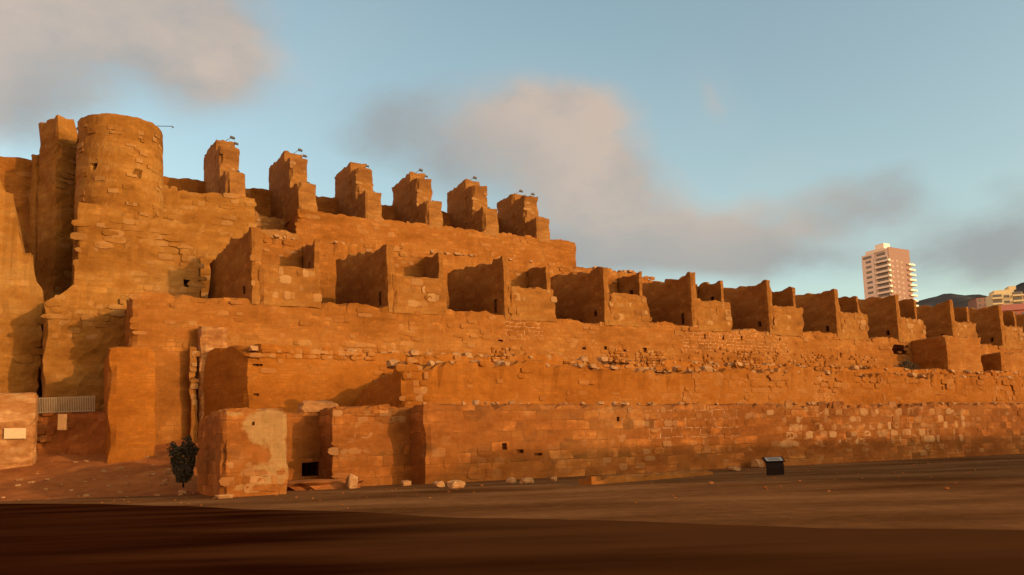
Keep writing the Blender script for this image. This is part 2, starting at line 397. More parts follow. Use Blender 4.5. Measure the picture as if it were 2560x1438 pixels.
MT['whitepaint'] = plain('cream_render', (.76, .64, .50), .8)
MT['bwall'] = plain('weathered_cream_render', (.68, .55, .44), .85)
MT['brick'] = plain('red_brick_cladding', (.235, .135, .10), .85)
MT['brickpale'] = plain('pale_window_shutters', (.32, .22, .16), .8)
MT['yellowrender'] = plain('yellow_cream_render', (.58, .47, .26), .85)
MT['plaque'] = plain('cream_plaque', (.42, .29, .15), .7)
MT['glass'] = plain('dark_window_glass', (.09, .08, .07), .25, 0, 3, .3, .5)
MT['steel'] = plain('galvanised_bars', (.27, .19, .11), .7, .0)
MT['signdark'] = plain('brown_sheet_steel', (.009, .004, .003), .8, .0, spec=.1)
MT['signplate'] = plain('printed_sign_plate', (.24, .22, .20), .6, 0, 14, .25, .5)
MT['leaf'] = plain('dry_shrub_leaves', (.045, .036, .020), .95, spec=.1)
MT['roof'] = plain('red_roof_tiles', (.33, .10, .06), .85)

# ------------------------------------------------------------------ ground
def ground_mat():
    m, N, L, b = mat_base('trodden_earth', .97, .0)
    tc = N.new('ShaderNodeTexCoord'); mp = N.new('ShaderNodeMapping'); mp.inputs['Scale'].default_value = (.55, 1.3, 1); L.new(tc.outputs['Object'], mp.inputs[0])
    n = N.new('ShaderNodeTexNoise'); n.inputs['Scale'].default_value = .16; n.inputs['Detail'].default_value = 7; L.new(mp.outputs[0], n.inputs['Vector'])
    n2 = N.new('ShaderNodeTexNoise'); n2.inputs['Scale'].default_value = 1.6; n2.inputs['Detail'].default_value = 10; n2.inputs['Roughness'].default_value = .7; L.new(tc.outputs['Object'], n2.inputs['Vector'])
    r = N.new('ShaderNodeValToRGB'); r.color_ramp.elements[0].position = .3; r.color_ramp.elements[0].color = (.115, .042, .012, 1)
    r.color_ramp.elements[1].position = .72; r.color_ramp.elements[1].color = (.32, .14, .050, 1); L.new(n.outputs[0], r.inputs[0])
    x = N.new('ShaderNodeMixRGB'); x.blend_type = 'MULTIPLY'; x.inputs[0].default_value = .75; L.new(r.outputs[0], x.inputs[1]); L.new(n2.outputs[0], x.inputs[2])
    L.new(x.outputs[0], b.inputs['Base Color'])
    bp = N.new('ShaderNodeBump'); bp.inputs['Strength'].default_value = .5; bp.inputs['Distance'].default_value = .05; L.new(n2.outputs[0], bp.inputs['Height']); L.new(bp.outputs[0], b.inputs['Normal'])
    return m
def painted_shade_road_mat():
    m, N, L, b = mat_base('asphalt_painted_shade', .95, .0)  # asphalt darkened to maroon so its colour carries the foreground shadow
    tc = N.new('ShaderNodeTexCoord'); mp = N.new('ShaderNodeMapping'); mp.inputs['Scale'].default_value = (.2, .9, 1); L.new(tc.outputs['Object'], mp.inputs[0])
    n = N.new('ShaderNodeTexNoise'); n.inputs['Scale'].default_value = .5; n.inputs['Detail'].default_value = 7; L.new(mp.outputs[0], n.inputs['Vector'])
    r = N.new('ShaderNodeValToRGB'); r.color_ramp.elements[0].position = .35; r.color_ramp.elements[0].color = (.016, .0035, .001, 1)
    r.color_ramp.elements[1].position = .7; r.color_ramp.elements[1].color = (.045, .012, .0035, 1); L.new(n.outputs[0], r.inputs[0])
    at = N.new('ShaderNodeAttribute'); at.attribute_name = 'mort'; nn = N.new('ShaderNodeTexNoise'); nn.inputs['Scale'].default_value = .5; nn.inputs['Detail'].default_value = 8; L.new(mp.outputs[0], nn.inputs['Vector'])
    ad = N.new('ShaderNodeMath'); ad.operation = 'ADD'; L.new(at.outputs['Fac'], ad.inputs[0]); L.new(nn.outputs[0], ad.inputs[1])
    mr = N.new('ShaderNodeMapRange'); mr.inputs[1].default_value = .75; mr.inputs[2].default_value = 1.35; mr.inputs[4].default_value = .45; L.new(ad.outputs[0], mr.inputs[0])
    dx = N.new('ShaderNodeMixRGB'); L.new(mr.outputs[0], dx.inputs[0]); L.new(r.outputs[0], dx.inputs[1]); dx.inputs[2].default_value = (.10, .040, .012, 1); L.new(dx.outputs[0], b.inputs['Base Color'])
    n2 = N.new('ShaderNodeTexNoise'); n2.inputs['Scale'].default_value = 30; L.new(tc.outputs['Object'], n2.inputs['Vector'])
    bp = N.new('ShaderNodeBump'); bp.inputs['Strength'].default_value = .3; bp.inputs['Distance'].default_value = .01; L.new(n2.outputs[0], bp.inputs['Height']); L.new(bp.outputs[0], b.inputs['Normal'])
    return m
MT['ground'] = ground_mat(); MT['painted_shade_road'] = painted_shade_road_mat()
g = MB()
xs = [-5000, -1500, -400, -120] + [-80+4*i for i in range(51)] + [200, 500, 1500, 6000]
ys = [-1500, -300, -60, -10] + [4*i for i in range(0, 30)] + [160, 300, 700, 2000, 8000]
for x in xs:
    for y in ys: g.vert(Vector((x, y, .0 if not (-80 < x < 120 and 8 < y < 110) else .05*noise.noise(Vector((x*.13, y*.13, 0))))))
for i in range(len(xs)-1):
    for j in range(len(ys)-1):
        a = i*len(ys)+j; g.face([a, a+len(ys), a+len(ys)+1, a+1])
tag(g.build('ground', MT['ground'], smooth=True), kind='structure')
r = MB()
# edge of the dark sheet traces the foreground shadow, far left to near right
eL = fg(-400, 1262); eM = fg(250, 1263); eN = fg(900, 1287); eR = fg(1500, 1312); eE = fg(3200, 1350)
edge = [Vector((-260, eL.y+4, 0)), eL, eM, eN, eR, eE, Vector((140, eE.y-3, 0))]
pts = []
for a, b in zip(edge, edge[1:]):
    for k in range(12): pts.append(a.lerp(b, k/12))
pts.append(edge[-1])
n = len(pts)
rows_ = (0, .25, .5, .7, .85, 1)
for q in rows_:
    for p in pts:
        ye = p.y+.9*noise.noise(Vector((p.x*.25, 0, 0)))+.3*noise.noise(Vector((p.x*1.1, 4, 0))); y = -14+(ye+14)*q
        shade_edge_fade = max(0, min(1, (p.x+13)/12))*max(0, (q-.45)/.55)  # softens the painted shadow's edge into the earth colour
        r.vert(Vector((p.x, y, .07)), shade_edge_fade)
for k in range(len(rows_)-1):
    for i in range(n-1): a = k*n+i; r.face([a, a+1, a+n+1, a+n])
tag(r.build('painted_shade_road', MT['painted_shade_road']), kind='structure')

# ------------------------------------------------------------------ tiers of the fortress
T1_, T2_, T3_ = 3.0, 13.5, 19.5
T3B = T3_+15; T4 = T3_+18
Z0 = fs(1060, 1010, 0)[1]; Z1 = fs(1000, 903, T1_)[1]; Z2 = fs(620, 868, T2_)[1]; Z3 = fs(1258, 785, T3_)[1]
Z3B = fs(1000, 622, T3B)[1]; Z4 = fs(1340, 592, T4)[1]
print('Z', Z0, Z1, Z2, Z3, Z3B, Z4)
def srange(pxs, py, t): return fs(pxs, py, t)[0]
def holes_row(pxs, t, pyf, w, h, d): 
    r = []
    for i, px in enumerate(pxs):
        s, z = fs(px, pyf(px), t); r.append((s, z, w*(.7+.6*h1(i, w)), h*(.7+.6*h1(i, h)), d))
    return r
def mortbox(*boxes):
    def f(s, t, z):
        v = 0
        for (a, b, c, d, k) in boxes:
            if a < s < b and c < z < d: v = max(v, k*(.5+.8*noise.noise(Vector((s*.4, z*.6, 3)))+.3))
        return min(1, max(0, v))
    return f
def pxbox(x0, y0, x1, y1, t, k):
    a = fs(x0, y1, t); b = fs(x1, y0, t); return (a[0], b[0], a[1], b[1], k)

# lowest wall
sa = srange(1060, 1100, 0); sb = srange(2560, 1050, 0)+45
th = fort('lower_wall', 'lowest long rubble wall rising straight from the earth path', 'wall', sa, 0)
org = (sa, 0, 0); mb = MB()
hf = [fs(1545, 1048, 0)+(.3, .35, .3), fs(1262, 1115, 0)+(.4, .4, .35), fs(1300, 1128, 0)+(.6, .25, .2), fs(1345, 1135, 0)+(.7, .2, .2)]
gbox(mb, sa, sb, 0, T1_+.2, -.6, ragged(Z0, .22, .8, 1), .5, org, hf, amp=.06, mort=mortbox(pxbox(1620, 1010, 1850, 1110, 0, .9), pxbox(1480, 1010, 1600, 1070, 0, .5)))
stones(mb, sa+.5, fs(1500, 1100, 0)[0], .2, 2.8, 0, 60, org, (.45, .28), .05, .25, 3)
stones(mb, fs(1480, 1100, 0)[0], sb-3, .3, Z0-.3, 0, 900, org, (.36, .2), .08, .6, 4)
stones(mb, fs(1920, 1100, 0)[0], fs(2420, 1100, 0)[0], 1.6, Z0-.2, 0, 420, org, (.36, .25), .10, 1.3, 5)
mb.build('wall_face', MT['lower'], th)
mb = MB(); rubble(mb, sa, sb, .1, 1.6, lambda s, t: Z0+.05, 260, org, .16, 7); tag(mb.build('loose_stones', MT['stone'], th), kind='stuff')

# second tier
sa = srange(1000, 950, T1_)
th = fort('second_tier_wall', 'second tier wall with a broken stony left corner above the lowest wall', 'wall', sa, T1_)
org = (sa, T1_, 0); mb = MB(); rg = ragged(Z1, .45, 1.1, 5, lump=.5)
tf1 = fs(1500, 917, T1_)[1]
gbox(mb, sa, sb, T1_, T2_+.3, Z0-.7, lambda s, t: rg(s, t) - max(0, (1.6-(s-sa)))*.0 - (max(0, t-T1_-2)*.22 if s < sa+2.5 else 0), .5, org, hf=[fs(1545, 965, T1_)+(.3, .4, .3), fs(1180, 960, T1_)+(.2, .2, .2)], amp=.10,
     mort=mortbox(pxbox(2030, 960, 2110, 1010, T1_, .7)))
stones(mb, sa+.1, sa+2.2, Z0-.2, Z1, T1_, 60, org, (.28, .2), .14, .7, 11)
stones(mb, sa+3, sb-3, Z0, Z1, T1_, 300, org, (.35, .16), .05, .3, 12)
stones(mb, fs(1730, 950, T1_)[0], fs(2560, 950, T1_)[0], Z0, Z1-.2, T1_, 420, org, (.4, .22), .08, .3, 13)
mb.build('wall_face', MT['brickish'], th)
mb = MB(); rubble(mb, sa, sb, T1_+.1, T1_+2.5, lambda s, t: Z1, 420, org, .26, 17, .7); tag(mb.build('loose_stones', MT['stone'], th), kind='stuff')

# third tier
sa = srange(620, 950, T2_)
th = fort('third_tier_wall', 'third tier wall of fine orange brickwork with a smooth shaded left end', 'wall', sa, T2_)
org = (sa, T2_, 0); mb = MB(); rg2 = ragged(Z2, .35, .8, 8, lump=.7)
def top2(s, t):
    z = rg2(s, t)
    if s < sa+1.0: z = Z2 - .9 + min(1, (t-T2_)/1.6)*1.25 + .15*(h1(math.floor(t*1.3), 3)-.5)
    return z
SPL = (sa - fs(492, 950, T3_-.4)[0])/(T3_-.4-T2_)
splay = lambda p: Vector((p.x - max(0, p.y-T2_)*SPL*max(0, 1-(p.x-sa)/9), p.y, p.z))
gbox(mb, sa, sb, T2_, T3_-.4, 0, top2, .5, org, tf=splay, hf=[fs(x, y, T2_)+(.45, .2, .25) for x, y in ((636, 912), (650, 913), (640, 988), (1760, 915))],
     amp=.06, mort=mortbox(pxbox(1900, 880, 1960, 900, T2_, .8)))
stones(mb, sa+.1, fs(950, 860, T2_)[0], Z2-.8, Z2, T2_, 110, org, (.3, .14), .14, .75, 21)
stones(mb, sa, sb-3, Z1-1, Z2, T2_, 500, org, (.4, .14), .045, .3, 22)
for x0, x1, y0, y1, q in ((1230, 1275, 875, 905, 40), (1400, 1500, 905, 930, 60), (1520, 1570, 875, 905, 50), (1590, 1660, 880, 915, 70), (1840, 1900, 880, 925, 60), (1700, 2200, 890, 935, 160)):
    a = fs(x0, y1, T2_); b_ = fs(x1, y0, T2_); stones(mb, a[0], b_[0], a[1], b_[1], T2_, int(q*1.9), org, (.15, .10), .16, 1.3, x0)
mb.build('wall_face', MT['brickish'], th)
mb = MB(); rubble(mb, sa+.2, sb, T2_, T2_+2.2, lambda s, t: Z2-.1, 520, org, .27, 27, .7); tag(mb.build('loose_stones', MT['stone'], th), kind='stuff')

# fourth tier with its row of open turrets
V0 = fs(1258, 700, T3_)[0]; PER = (fs(2090, 780, T3_)[0]-V0)/4; WID = fs(1390, 750, T3_)[0]-V0
sa = srange(325, 800, T3_)
th4 = fort('turreted_rampart', 'long middle rampart crowned by a row of big open square turrets', 'rampart', sa, T3_)
org = (sa, T3_, 0); mb = MB()
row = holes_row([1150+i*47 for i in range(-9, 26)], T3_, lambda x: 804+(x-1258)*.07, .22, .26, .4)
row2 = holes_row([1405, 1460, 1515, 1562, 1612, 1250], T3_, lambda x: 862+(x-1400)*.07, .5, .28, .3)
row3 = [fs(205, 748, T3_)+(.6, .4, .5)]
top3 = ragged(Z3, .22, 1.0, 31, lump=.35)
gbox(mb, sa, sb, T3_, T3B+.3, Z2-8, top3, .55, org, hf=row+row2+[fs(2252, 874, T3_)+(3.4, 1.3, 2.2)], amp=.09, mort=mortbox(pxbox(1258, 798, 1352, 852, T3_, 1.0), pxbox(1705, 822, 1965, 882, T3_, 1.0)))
stones(mb, sa, sb-3, Z2-.5, Z3-.3, T3_, 700, org, (.42, .18), .07, .4, 33)
stones(mb, sa+4, fs(1000, 850, T3_)[0], Z2-.1, Z2+1.6, T3_, 90, org, (.45, .22), .2, .5, 34)
mb.build('wall_face', MT['wall'], th4)
tops = [19.7, 19.9, 19.9, 19.95, 19.9, 20.0, 19.9, 19.7, 19.6, 19.6, 19.5, 19.4]
ZT = fs(1258, 640, T3_)[1]; ZP = fs(1330, 714, T3_)[1]
for i in range(12):
    s0 = V0 + (i-2)*PER; s1 = s0+WID; zt = ZT + (h1(i, 3)-.5)*.4
    tu = bpy.data.objects.new('turret', None); COL.objects.link(tu); tu.parent = th4; tu.location = Vector((s0, T3_, Z3))-Vector(org)
    o2 = (s0, T3_, Z3); L_ = 11.5
    # left wall, with crest climbing to the front in broken steps
    TW = 1.05 if i == 0 else .85
    mb = MB(); tj = steps([(T3_-1, zt+.15), (T3_+1.6+h1(i, 2), zt+.15), (T3_+1.8+h1(i, 2), zt-.05-.2*h1(i, 6)), (T3_+4+h1(i, 8), zt+.45), (T3_+4.3+h1(i, 8), zt+.2), (T3_+7.5, zt+(.75 if i else -.1)), (T3_+L_, zt+(.95 if i else -.3))], .34, 1.25, i)
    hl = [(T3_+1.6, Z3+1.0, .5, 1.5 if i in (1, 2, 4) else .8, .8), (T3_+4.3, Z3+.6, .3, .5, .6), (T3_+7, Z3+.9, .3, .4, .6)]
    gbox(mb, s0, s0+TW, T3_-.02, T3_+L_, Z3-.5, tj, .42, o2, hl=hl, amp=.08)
    if i == 0: stones(mb, s0+.1, s0+1.0, Z3, zt-.5, T3_-.02, 14, o2, (.28, .2), .07, .6, i+50)
    sw = mb.build('side_wall', MT['turret'], tu); sw.rotation_euler.z = rad([9, 8, 5, 2][i] if i < 4 else 0)
    # low front parapet
    mb = MB(); zp = ZP + (h1(i, 9)-.5)*.15
    gbox(mb, s0+TW*.6, s1, T3_-.035, T3_+1.0, Z3-.5, ragged(zp, .16, .8, i+60), .42, o2, amp=.08)
    stones(mb, s0+.8, s1-.2, Z3+.1, zp-.3, T3_-.035, 30, o2, (.34, .26), .07, .85, i+70)
    mb.build('parapet', MT['turret'], tu)
    # right wall and inner back wall
    mb = MB(); zr = zt - .1 - .3*h1(i, 5)
    hl2 = [(T3_+2.6, zp+.8, .6, .5, .6)] if i in (3, 4, 0) else []
    gbox(mb, s1-.5, s1, T3_+1.02, T3_+L_-4, Z3-.4, steps([(T3_, zr+.1), (T3_+2.5, zr+.15), (T3_+4, zr+.4)], .34, 1.1, i+20), .42, o2, hl=hl2, amp=.1)
    mb.build('side_wall', MT['turret'], tu)
    mb = MB()
    hb = []
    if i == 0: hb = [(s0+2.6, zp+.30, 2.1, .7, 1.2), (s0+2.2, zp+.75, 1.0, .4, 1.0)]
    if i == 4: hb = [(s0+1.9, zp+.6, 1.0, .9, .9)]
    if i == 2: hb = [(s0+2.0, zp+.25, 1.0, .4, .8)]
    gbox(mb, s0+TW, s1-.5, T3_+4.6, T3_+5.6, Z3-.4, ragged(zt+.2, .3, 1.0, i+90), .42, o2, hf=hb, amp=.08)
    stones(mb, s0+1.3, s1-1, zt-1.0, zt-.2, T3_+4.6, 10, o2, (.3, .15), .1, .7, i+95)
    mb.build('inner_wall', MT['wall'], tu)

# wall behind the turrets
sa = srange(640, 600, T3B); sE = srange(1642, 700, T3B)
th = fort('terrace_wall', 'rough terrace wall just behind the turrets, its ragged end against the sky', 'wall', sa, T3B)
org = (sa, T3B, 0); mb = MB()
gbox(mb, sa, sE, T3B, T4+.3, Z3-1, (lambda r_: (lambda s, t: r_(s, t) - max(0, s-(sE-3))*.5))(ragged(Z3B, .35, 1.1, 44, lump=.5)), .55, org, amp=.1)
stones(mb, sa, sE-.5, Z3B-2.5, Z3B-.1, T3B, 140, org, (.4, .2), .1, .5, 45)
mb.build('wall_face', MT['wall'], th)
mb = MB(); rubble(mb, sa, sE-2, T3B+.1, T3B+1.2, lambda s, t: Z3B, 140, org, .22, 46, .7); tag(mb.build('loose_stones', MT['stone'], th), kind='stuff')

# uppermost rampart with six tall stepped merlons
sL = srange(742, 560, T4); sR = srange(1440, 620, T4)
th6 = fort('upper_rampart', 'highest rampart carrying six tall stepped merlons against the sky', 'rampart', sL, T4)
org = (sL, T4, 0)
mb = MB(); gbox(mb, sL, sR, T4, T4+14, Z3B-2, ragged(Z4, .12, 1.4, 61), .55, org, amp=.06)
stones(mb, sL, sR-.3, Z3B, Z4-.1, T4, 220, org, (.4, .2), .05, .4, 62); mb.build('wall_face', MT['wall'], th6)
sW0 = srange(400, 560, T4-2); sW1 = srange(640, 560, T4-2)
mb = MB(); gbox(mb, sW0, sW1, T4-2, T4+14, Z3-2, ragged(Z4, .15, 1.2, 63), .55, org, amp=.08)
stones(mb, sW0, sW1-.3, Z3, Z4-.1, T4-2, 150, org, (.45, .22), .07, .55, 64); mb.build('wall_face', MT['tower'], th6)
mb = MB(); gbox(mb, sW1-.2, sL+.2, T4+5, T4+13.8, Z3-2, ragged(Z4+.5, .5, 1.0, 65), .5, org, amp=.12)
gbox(mb, sW1-.1, sL+.1, T4-1, T4+5.2, Z3-2, ragged(fs(700, 577, T4-1)[1], .3, 1.0, 66), .5, org, amp=.12)
stones(mb, sW1, sL, Z4-2, Z4, T4+5, 70, org, (.3, .18), .18, .7, 67); mb.build('wall_face', MT['merlon'], th6)
ZB_ = fs(810, 490, T4+10)[1]
mb = MB(); gbox(mb, srange(400, 437, T4+10), srange(1300, 520, T4+10), T4+10, T4+11.2, Z4-.5, ragged(ZB_, .25, 1.3, 68), .5, org, amp=.08)
stones(mb, sW0+3, sR-8, Z4, ZB_, T4+10, 160, org, (.35, .2), .1, .5, 69); mb.build('back_parapet', MT['wall'], th6)
lows = [565, 747, 915, 1068, 1205, 1340]
v6 = fs(1340, 560, T4)[0]; v1 = fs(565, 480, T4)[0]; per = (v6-v1)/5; wd = fs(1375, 560, T4)[0]-v6
kb = [11.2, 11.2, 11, 11, 11, 10.8]; yb = [4.4, 5, 2, 1, 0, 0]
zlow = fs(1340, 537, T4)[1]; zmid = fs(1310, 483, T4+2.8)[1]
mer = []
for i in range(6):
    s0 = v1 + per*i; s1 = s0+wd; K = kb[i]
    me_ = bpy.data.objects.new('merlon', None); COL.objects.link(me_); me_.parent = th6; me_.location = Vector((s0, T4, Z4))-Vector(org); me_.rotation_euler.z = rad(yb[i])
    o2 = (s0, T4, Z4); ka = 5.0 if i == 5 else 3.8
    ztop = zmid + 1.35
    dz = [.55, .30, .28, .10, .18, -.25][i]
    mb = MB(); gbox(mb, s0, s1, T4-.02, T4+2.8, Z4-.6, ragged(zlow+dz, .10, .9, i+100), .36, o2, amp=.05); mb.build('front_step', MT['merlon'], me_)
    mb = MB(); gbox(mb, s0, s1, T4+2.8, T4+ka+1, Z4-.6, ragged(zmid+dz, .10, .8, i+110), .36, o2, amp=.05)
    stones(mb, s0+.1, s1-.1, zlow+.1, zmid-.3, T4+2.8, 12, o2, (.3, .16), .07, .8, i+115)
    mb.build('middle_step', MT['merlon'], me_)
    mb = MB(); gbox(mb, s0, s1, T4+ka+1, T4+K, Z4-.6, steps([(T4, ztop), (T4+ka+1, ztop+dz), (T4+K, ztop+dz-.1)], .10, 1.0, i+120), .4, o2, amp=.05); mb.build('top_step', MT['merlon'], me_)
    mb = MB(); gbox(mb, s0, s1, T4+K, T4+K+1.8, Z4-.6, ragged(zmid-1.4, .1, .9, i+130), .4, o2, amp=.05); mb.build('rear_step', MT['merlon'], me_)
    mer.append((s0, s1, zlow+dz, zmid+dz, ztop+dz, ka, K))
for i, (s0, s1, za, zb, zc, ka, K) in enumerate(mer):   # quoins and face stones
    pass

# ------------------------------------------------------------------ towers and walls on the left
pc = fy(300, 500, 76); Rw = 106*76/F_PX*.95
zt = fs(300, 285, st(pc)[1]-Rw)[1]
def drum(mb, R0, R1, z0, z1, n=64, jag=.25, holes=(), amp=.08):
    nz = int((z1-z0)/.5); idx = {}
    for i in range(n):
        a = 2*math.pi*i/n
        for j in range(nz+1):
            f = j/nz; z = z0+(z1-z0)*f; R = R0+(R1-R0)*f
            if j == nz: z += jag*(h1(math.floor(i/3), 4)-.5)
            p = Vector((math.cos(a)*R, math.sin(a)*R, z)); p += wob(p+Vector((30, 7, 0)), amp)
            for (ha, hz, hw, hh, hd) in holes:
                da = (a-ha+math.pi) % (2*math.pi)-math.pi
                if abs(da)*R < hw and abs(z-hz) < hh: p.x *= 1-hd/R; p.y *= 1-hd/R
            idx[i, j] = mb.vert(p)
    for i in range(n):
        for j in range(nz): mb.face([idx[i, j], idx[(i+1) % n, j], idx[(i+1) % n, j+1], idx[i, j+1]])
    c = mb.vert(Vector((0, 0, z1-.3)))
    for i in range(n): mb.face([idx[i, nz], idx[(i+1) % n, nz], c])
th = thing('round_tower', 'tall round stone tower rising above every other part of the fortress', 'tower', (pc.x, pc.y, 0))
mb = MB(); zz1 = fy(264, 413, 76-Rw*.9).z; zz2 = fy(372, 425, 76-Rw*.8).z
drum(mb, Rw*1.09, Rw*.985, 3, zt, 96, .10, [(math.atan2(-.95, -.18), zz1, .28, .30, .9), (math.atan2(-.62, .70), zz2, .3, .2, .6)])
rr = random.Random(4)
for k in range(150):        # single stones proud of the drum
    a = rr.uniform(math.pi*.95, math.pi*2.1); z = rr.uniform(14, zt-.6); R = Rw*(1.09+(.985-1.09)*(z-3)/(zt-3))
    mb.rot_box((math.cos(a)*R, math.sin(a)*R, z), (.03+.03*rr.random(), rr.uniform(.2, .5), rr.uniform(.1, .22)), Matrix.Rotation(a, 3, 'Z'), .5+(rr.random()-.4)*.3)
mb.build('drum', MT['tower'], th)
# horizontal lamp arm on tower
pa = fy(404, 314, 76); pb = fy(430, 316, 76)
th = thing('lamp_bracket', 'thin lamp arm sticking out sideways from the round tower', 'lamp', (pa.x, pa.y, pa.z-.1))
q = Vector((pa.x, pa.y, pa.z-.1)); mb = MB(); mb.tube(pa-q-Vector((1, 0, 0)), pb-q, .035, 6); mb.build('arm', MT['floodlight'], th)
mb = MB(); mb.tube(pb-q, pb-q+Vector((.12, 0, -.12)), .05, 6, .09); mb.build('lamp_head', MT['floodlight'], th)

# square tower behind it
Tq = st(pc)[1]+3
s0 = fs(142, 400, Tq)[0]; s1 = fs(215, 400, Tq)[0]; zq = fs(170, 296, Tq)[1]
th = thing('square_tower', 'battered square tower half hidden behind the round tower', 'tower', wl(s0, Tq), ANG+rad(30))
org = (s0, Tq, 0); mb = MB()
gbox(mb, s0, s1, Tq, Tq+3.6, 4, lambda s, t: zq + (.25 if s < s0+1.7 else -1.2*(t < Tq+2)) + .25*(h1(math.floor(s*1.1+t*.6), 2)-.5), .5, org, amp=.12)
stones(mb, s0, s1, 18, zq-.5, Tq, 60, org, (.4, .2), .1, .5, 140)
mb.build('shaft', MT['tower'], th)
mb = MB(); gbox(mb, s0+.02, s1-1, Tq+3.6, Tq+5.0, 4, ragged(zq-2.8, .3, 1, 141), .5, org, amp=.1); mb.build('rear_shoulder', MT['tower'], th)
# mass under the round tower
Ta = T3_+9
s0 = fs(188, 700, Ta)[0]; s1 = fs(505, 600, Ta)[0]; za = fs(300, 545, Ta)[1]
th = fort('tower_plinth', 'pale coursed masonry mass under the round tower', 'wall', s0, Ta)
org = (s0, Ta, 0); mb = MB()
gbox(mb, s0, s1, Ta, Ta+10, 2, ragged(za, .3, 1.1, 150, slope=-.02, lump=.6), .5, org, amp=.14, hf=[fs(205, 748, Ta)+(.7, .3, .6), fs(467, 715, Ta)+(.45, 1.6, .9), fs(502, 690, Ta)+(.35, 2.2, .9)])
stones(mb, s0, s1-.2, 13, za-.2, Ta, 330, org, (.5, .22), .05, .5, 151)
mb.build('wall_face', MT['tower'], th)
# flared foot, lower left
Tb = T3_+6.5
s0 = fs(112, 800, Tb)[0]; s1 = fs(335, 760, Tb)[0]; za = fs(230, 735, Tb)[1]
th = fort('flared_tower_foot', 'wide flared masonry foot left of the turreted rampart, below the pale plinth', 'wall', s0, Tb)
org = (s0, Tb, 0); mb = MB()
gbox(mb, s0, s1, Tb, Tb+8, 2, lambda s, t: za + .9*math.sin((s-s0)*.5) + .4*(h1(math.floor(s*1.1), 3)-.5) - max(0, 2.5-(s-s0))*.5, .5, org, amp=.18, hf=[fs(205, 750, Tb)+(.6, .4, .6)])
stones(mb, s0+.3, s1, za-4, za-.4, Tb, 120, org, (.4, .2), .12, .55, 153); mb.build('wall_face', MT['tower'], th)
# far left curtain wall
Tc = T4+6
s0 = fs(-420, 500, Tc)[0]; s1 = fs(200, 500, Tc)[0]; za = fs(50, 392, Tc)[1]
th = fort('left_curtain_wall', 'high curtain wall running off to the left of the towers', 'wall', s0, Tc)
org = (s0, Tc, 0); mb = MB()
gbox(mb, s0, s1, Tc, Tc+3, 1, ragged(za, .35, 1.4, 160, lump=.3), .7, org, amp=.15); stones(mb, s0, s1, 6, za-.3, Tc, 260, org, (.5, .25), .1, .4, 161)
mb.build('wall_face', MT['wall'], th)
# ruined stepped spur at extreme left
p0 = fy(-120, 1000, 66); Td = st(p0)[1]
s0 = fs(-260, 900, Td)[0]; s1 = fs(102, 900, Td)[0]; zA = fs(0, 470, Td)[1]; zB = fs(95, 790, Td)[1]
th = fort('ruined_spur_wall', 'ruined wall stepping down steeply at the left edge of the view', 'wall', s0, Td)
org = (s0, Td, 0); mb = MB()
sz = fs(0, 700, Td)[0]
def spur(s, t):
    k = (math.floor((s-sz)/.8)*.8)/(s1-sz)
    return zA + (zB-zA)*max(-.1, min(1, k))**1.0 + .5*(h1(math.floor(s/.6), 6)-.5)
gbox(mb, s0, s1, Td, Td+3.5, 0, spur, .5, org, amp=.18); stones(mb, s0, s1, 5, zB, Td, 120, org, (.5, .25), .1, .5, 163)
mb.build('wall_face', MT['tower'], th)

# pillar buttress
Te = T2_+1.5
s0 = fs(270, 1000, Te)[0]; s1 = fs(390, 1000, Te)[0]; ze = fs(330, 868, Te)[1]
th = fort('buttress', 'smooth tall buttress with a flat top, left of the shaded brick wall end', 'buttress', s0, Te)
org = (s0, Te, 0); mb = MB(); gbox(mb, s0, s1, Te, T3_+5, -.5, ragged(ze, .12, 1, 170), .55, org, amp=.035); mb.build('pier', MT['brickish'], th)
# small block with pale face above third tier end
Tg = T3_-1.3
s0 = fs(500, 850, Tg)[0]; s1 = fs(571, 850, Tg)[0]; zg = fs(535, 816, Tg)[1]
th = fort('pale_pier', 'small flat topped pier with a pale face, just above the shaded wall end', 'pier', s0, Tg)
org = (s0, Tg, 0); mb = MB(); gbox(mb, s0, s1, Tg, Tg+11, 1, ragged(zg, .08, 1, 172), .45, org, amp=.04); mb.build('pier', MT['pale'], th)
# wall carrying the smooth end (slim lit pier)
Th = T3_-1.0
s0 = fs(476, 950, Th)[0]; s1 = fs(494, 950, Th)[0]; zh = fs(485, 868, Th)[1]
th = fort('slim_quoin_pier', 'slim pier of pale corner stones at the left edge of the shaded wall end', 'pier', s0, Th)
org = (s0, Th, 0); mb = MB(); gbox(mb, s0, s1, Th, Th+2.5, 1, ragged(zh, .2, .7, 174), .4, org, amp=.12)
stones(mb, s0+.02, s1-.02, zh-6, zh, Th, 22, org, (.2, .16), .08, 1.2, 175)
mb.build('pier', MT['turret'], th)

# block A (stained) and block B with passage between
TA = -4.6
s0 = fs(555, 1100, TA)[0]; s1 = fs(720, 1100, TA)[0]; zA_ = fs(640, 1022, TA)[1]
th = fort('stained_block', 'near free standing masonry block with pale plaster patches, left of the dark passage', 'masonry block', s0, TA)
org = (s0, TA, 0); mb = MB()
def coatA(s, t, z):
    if t > TA+.5: return 0
    v = 0
    for (x, y, rx, ry, k) in ((672, 1068, 58, 46, 1.25), (700, 1130, 26, 60, .95), (660, 1185, 60, 34, .85), (585, 1032, 40, 12, .6), (620, 1215, 60, 20, .7)):
        cs, cz = fs(x, y, TA); q = ((s-cs)/(rx/44.0))**2 + ((z-cz)/(ry/44.0))**2; v = max(v, k*max(0, 1.25-q**1.0*.75))
    return -min(1, v)
gbox(mb, s0, s1, TA, TA+9.5, -.4, ragged(zA_, .16, .9, 180), .28, org, amp=.09, mort=coatA, hf=[(s0+1.7, zA_-.8, .14, .2, .12), (s0+2.2, 1.1, .3, .15, .15)])
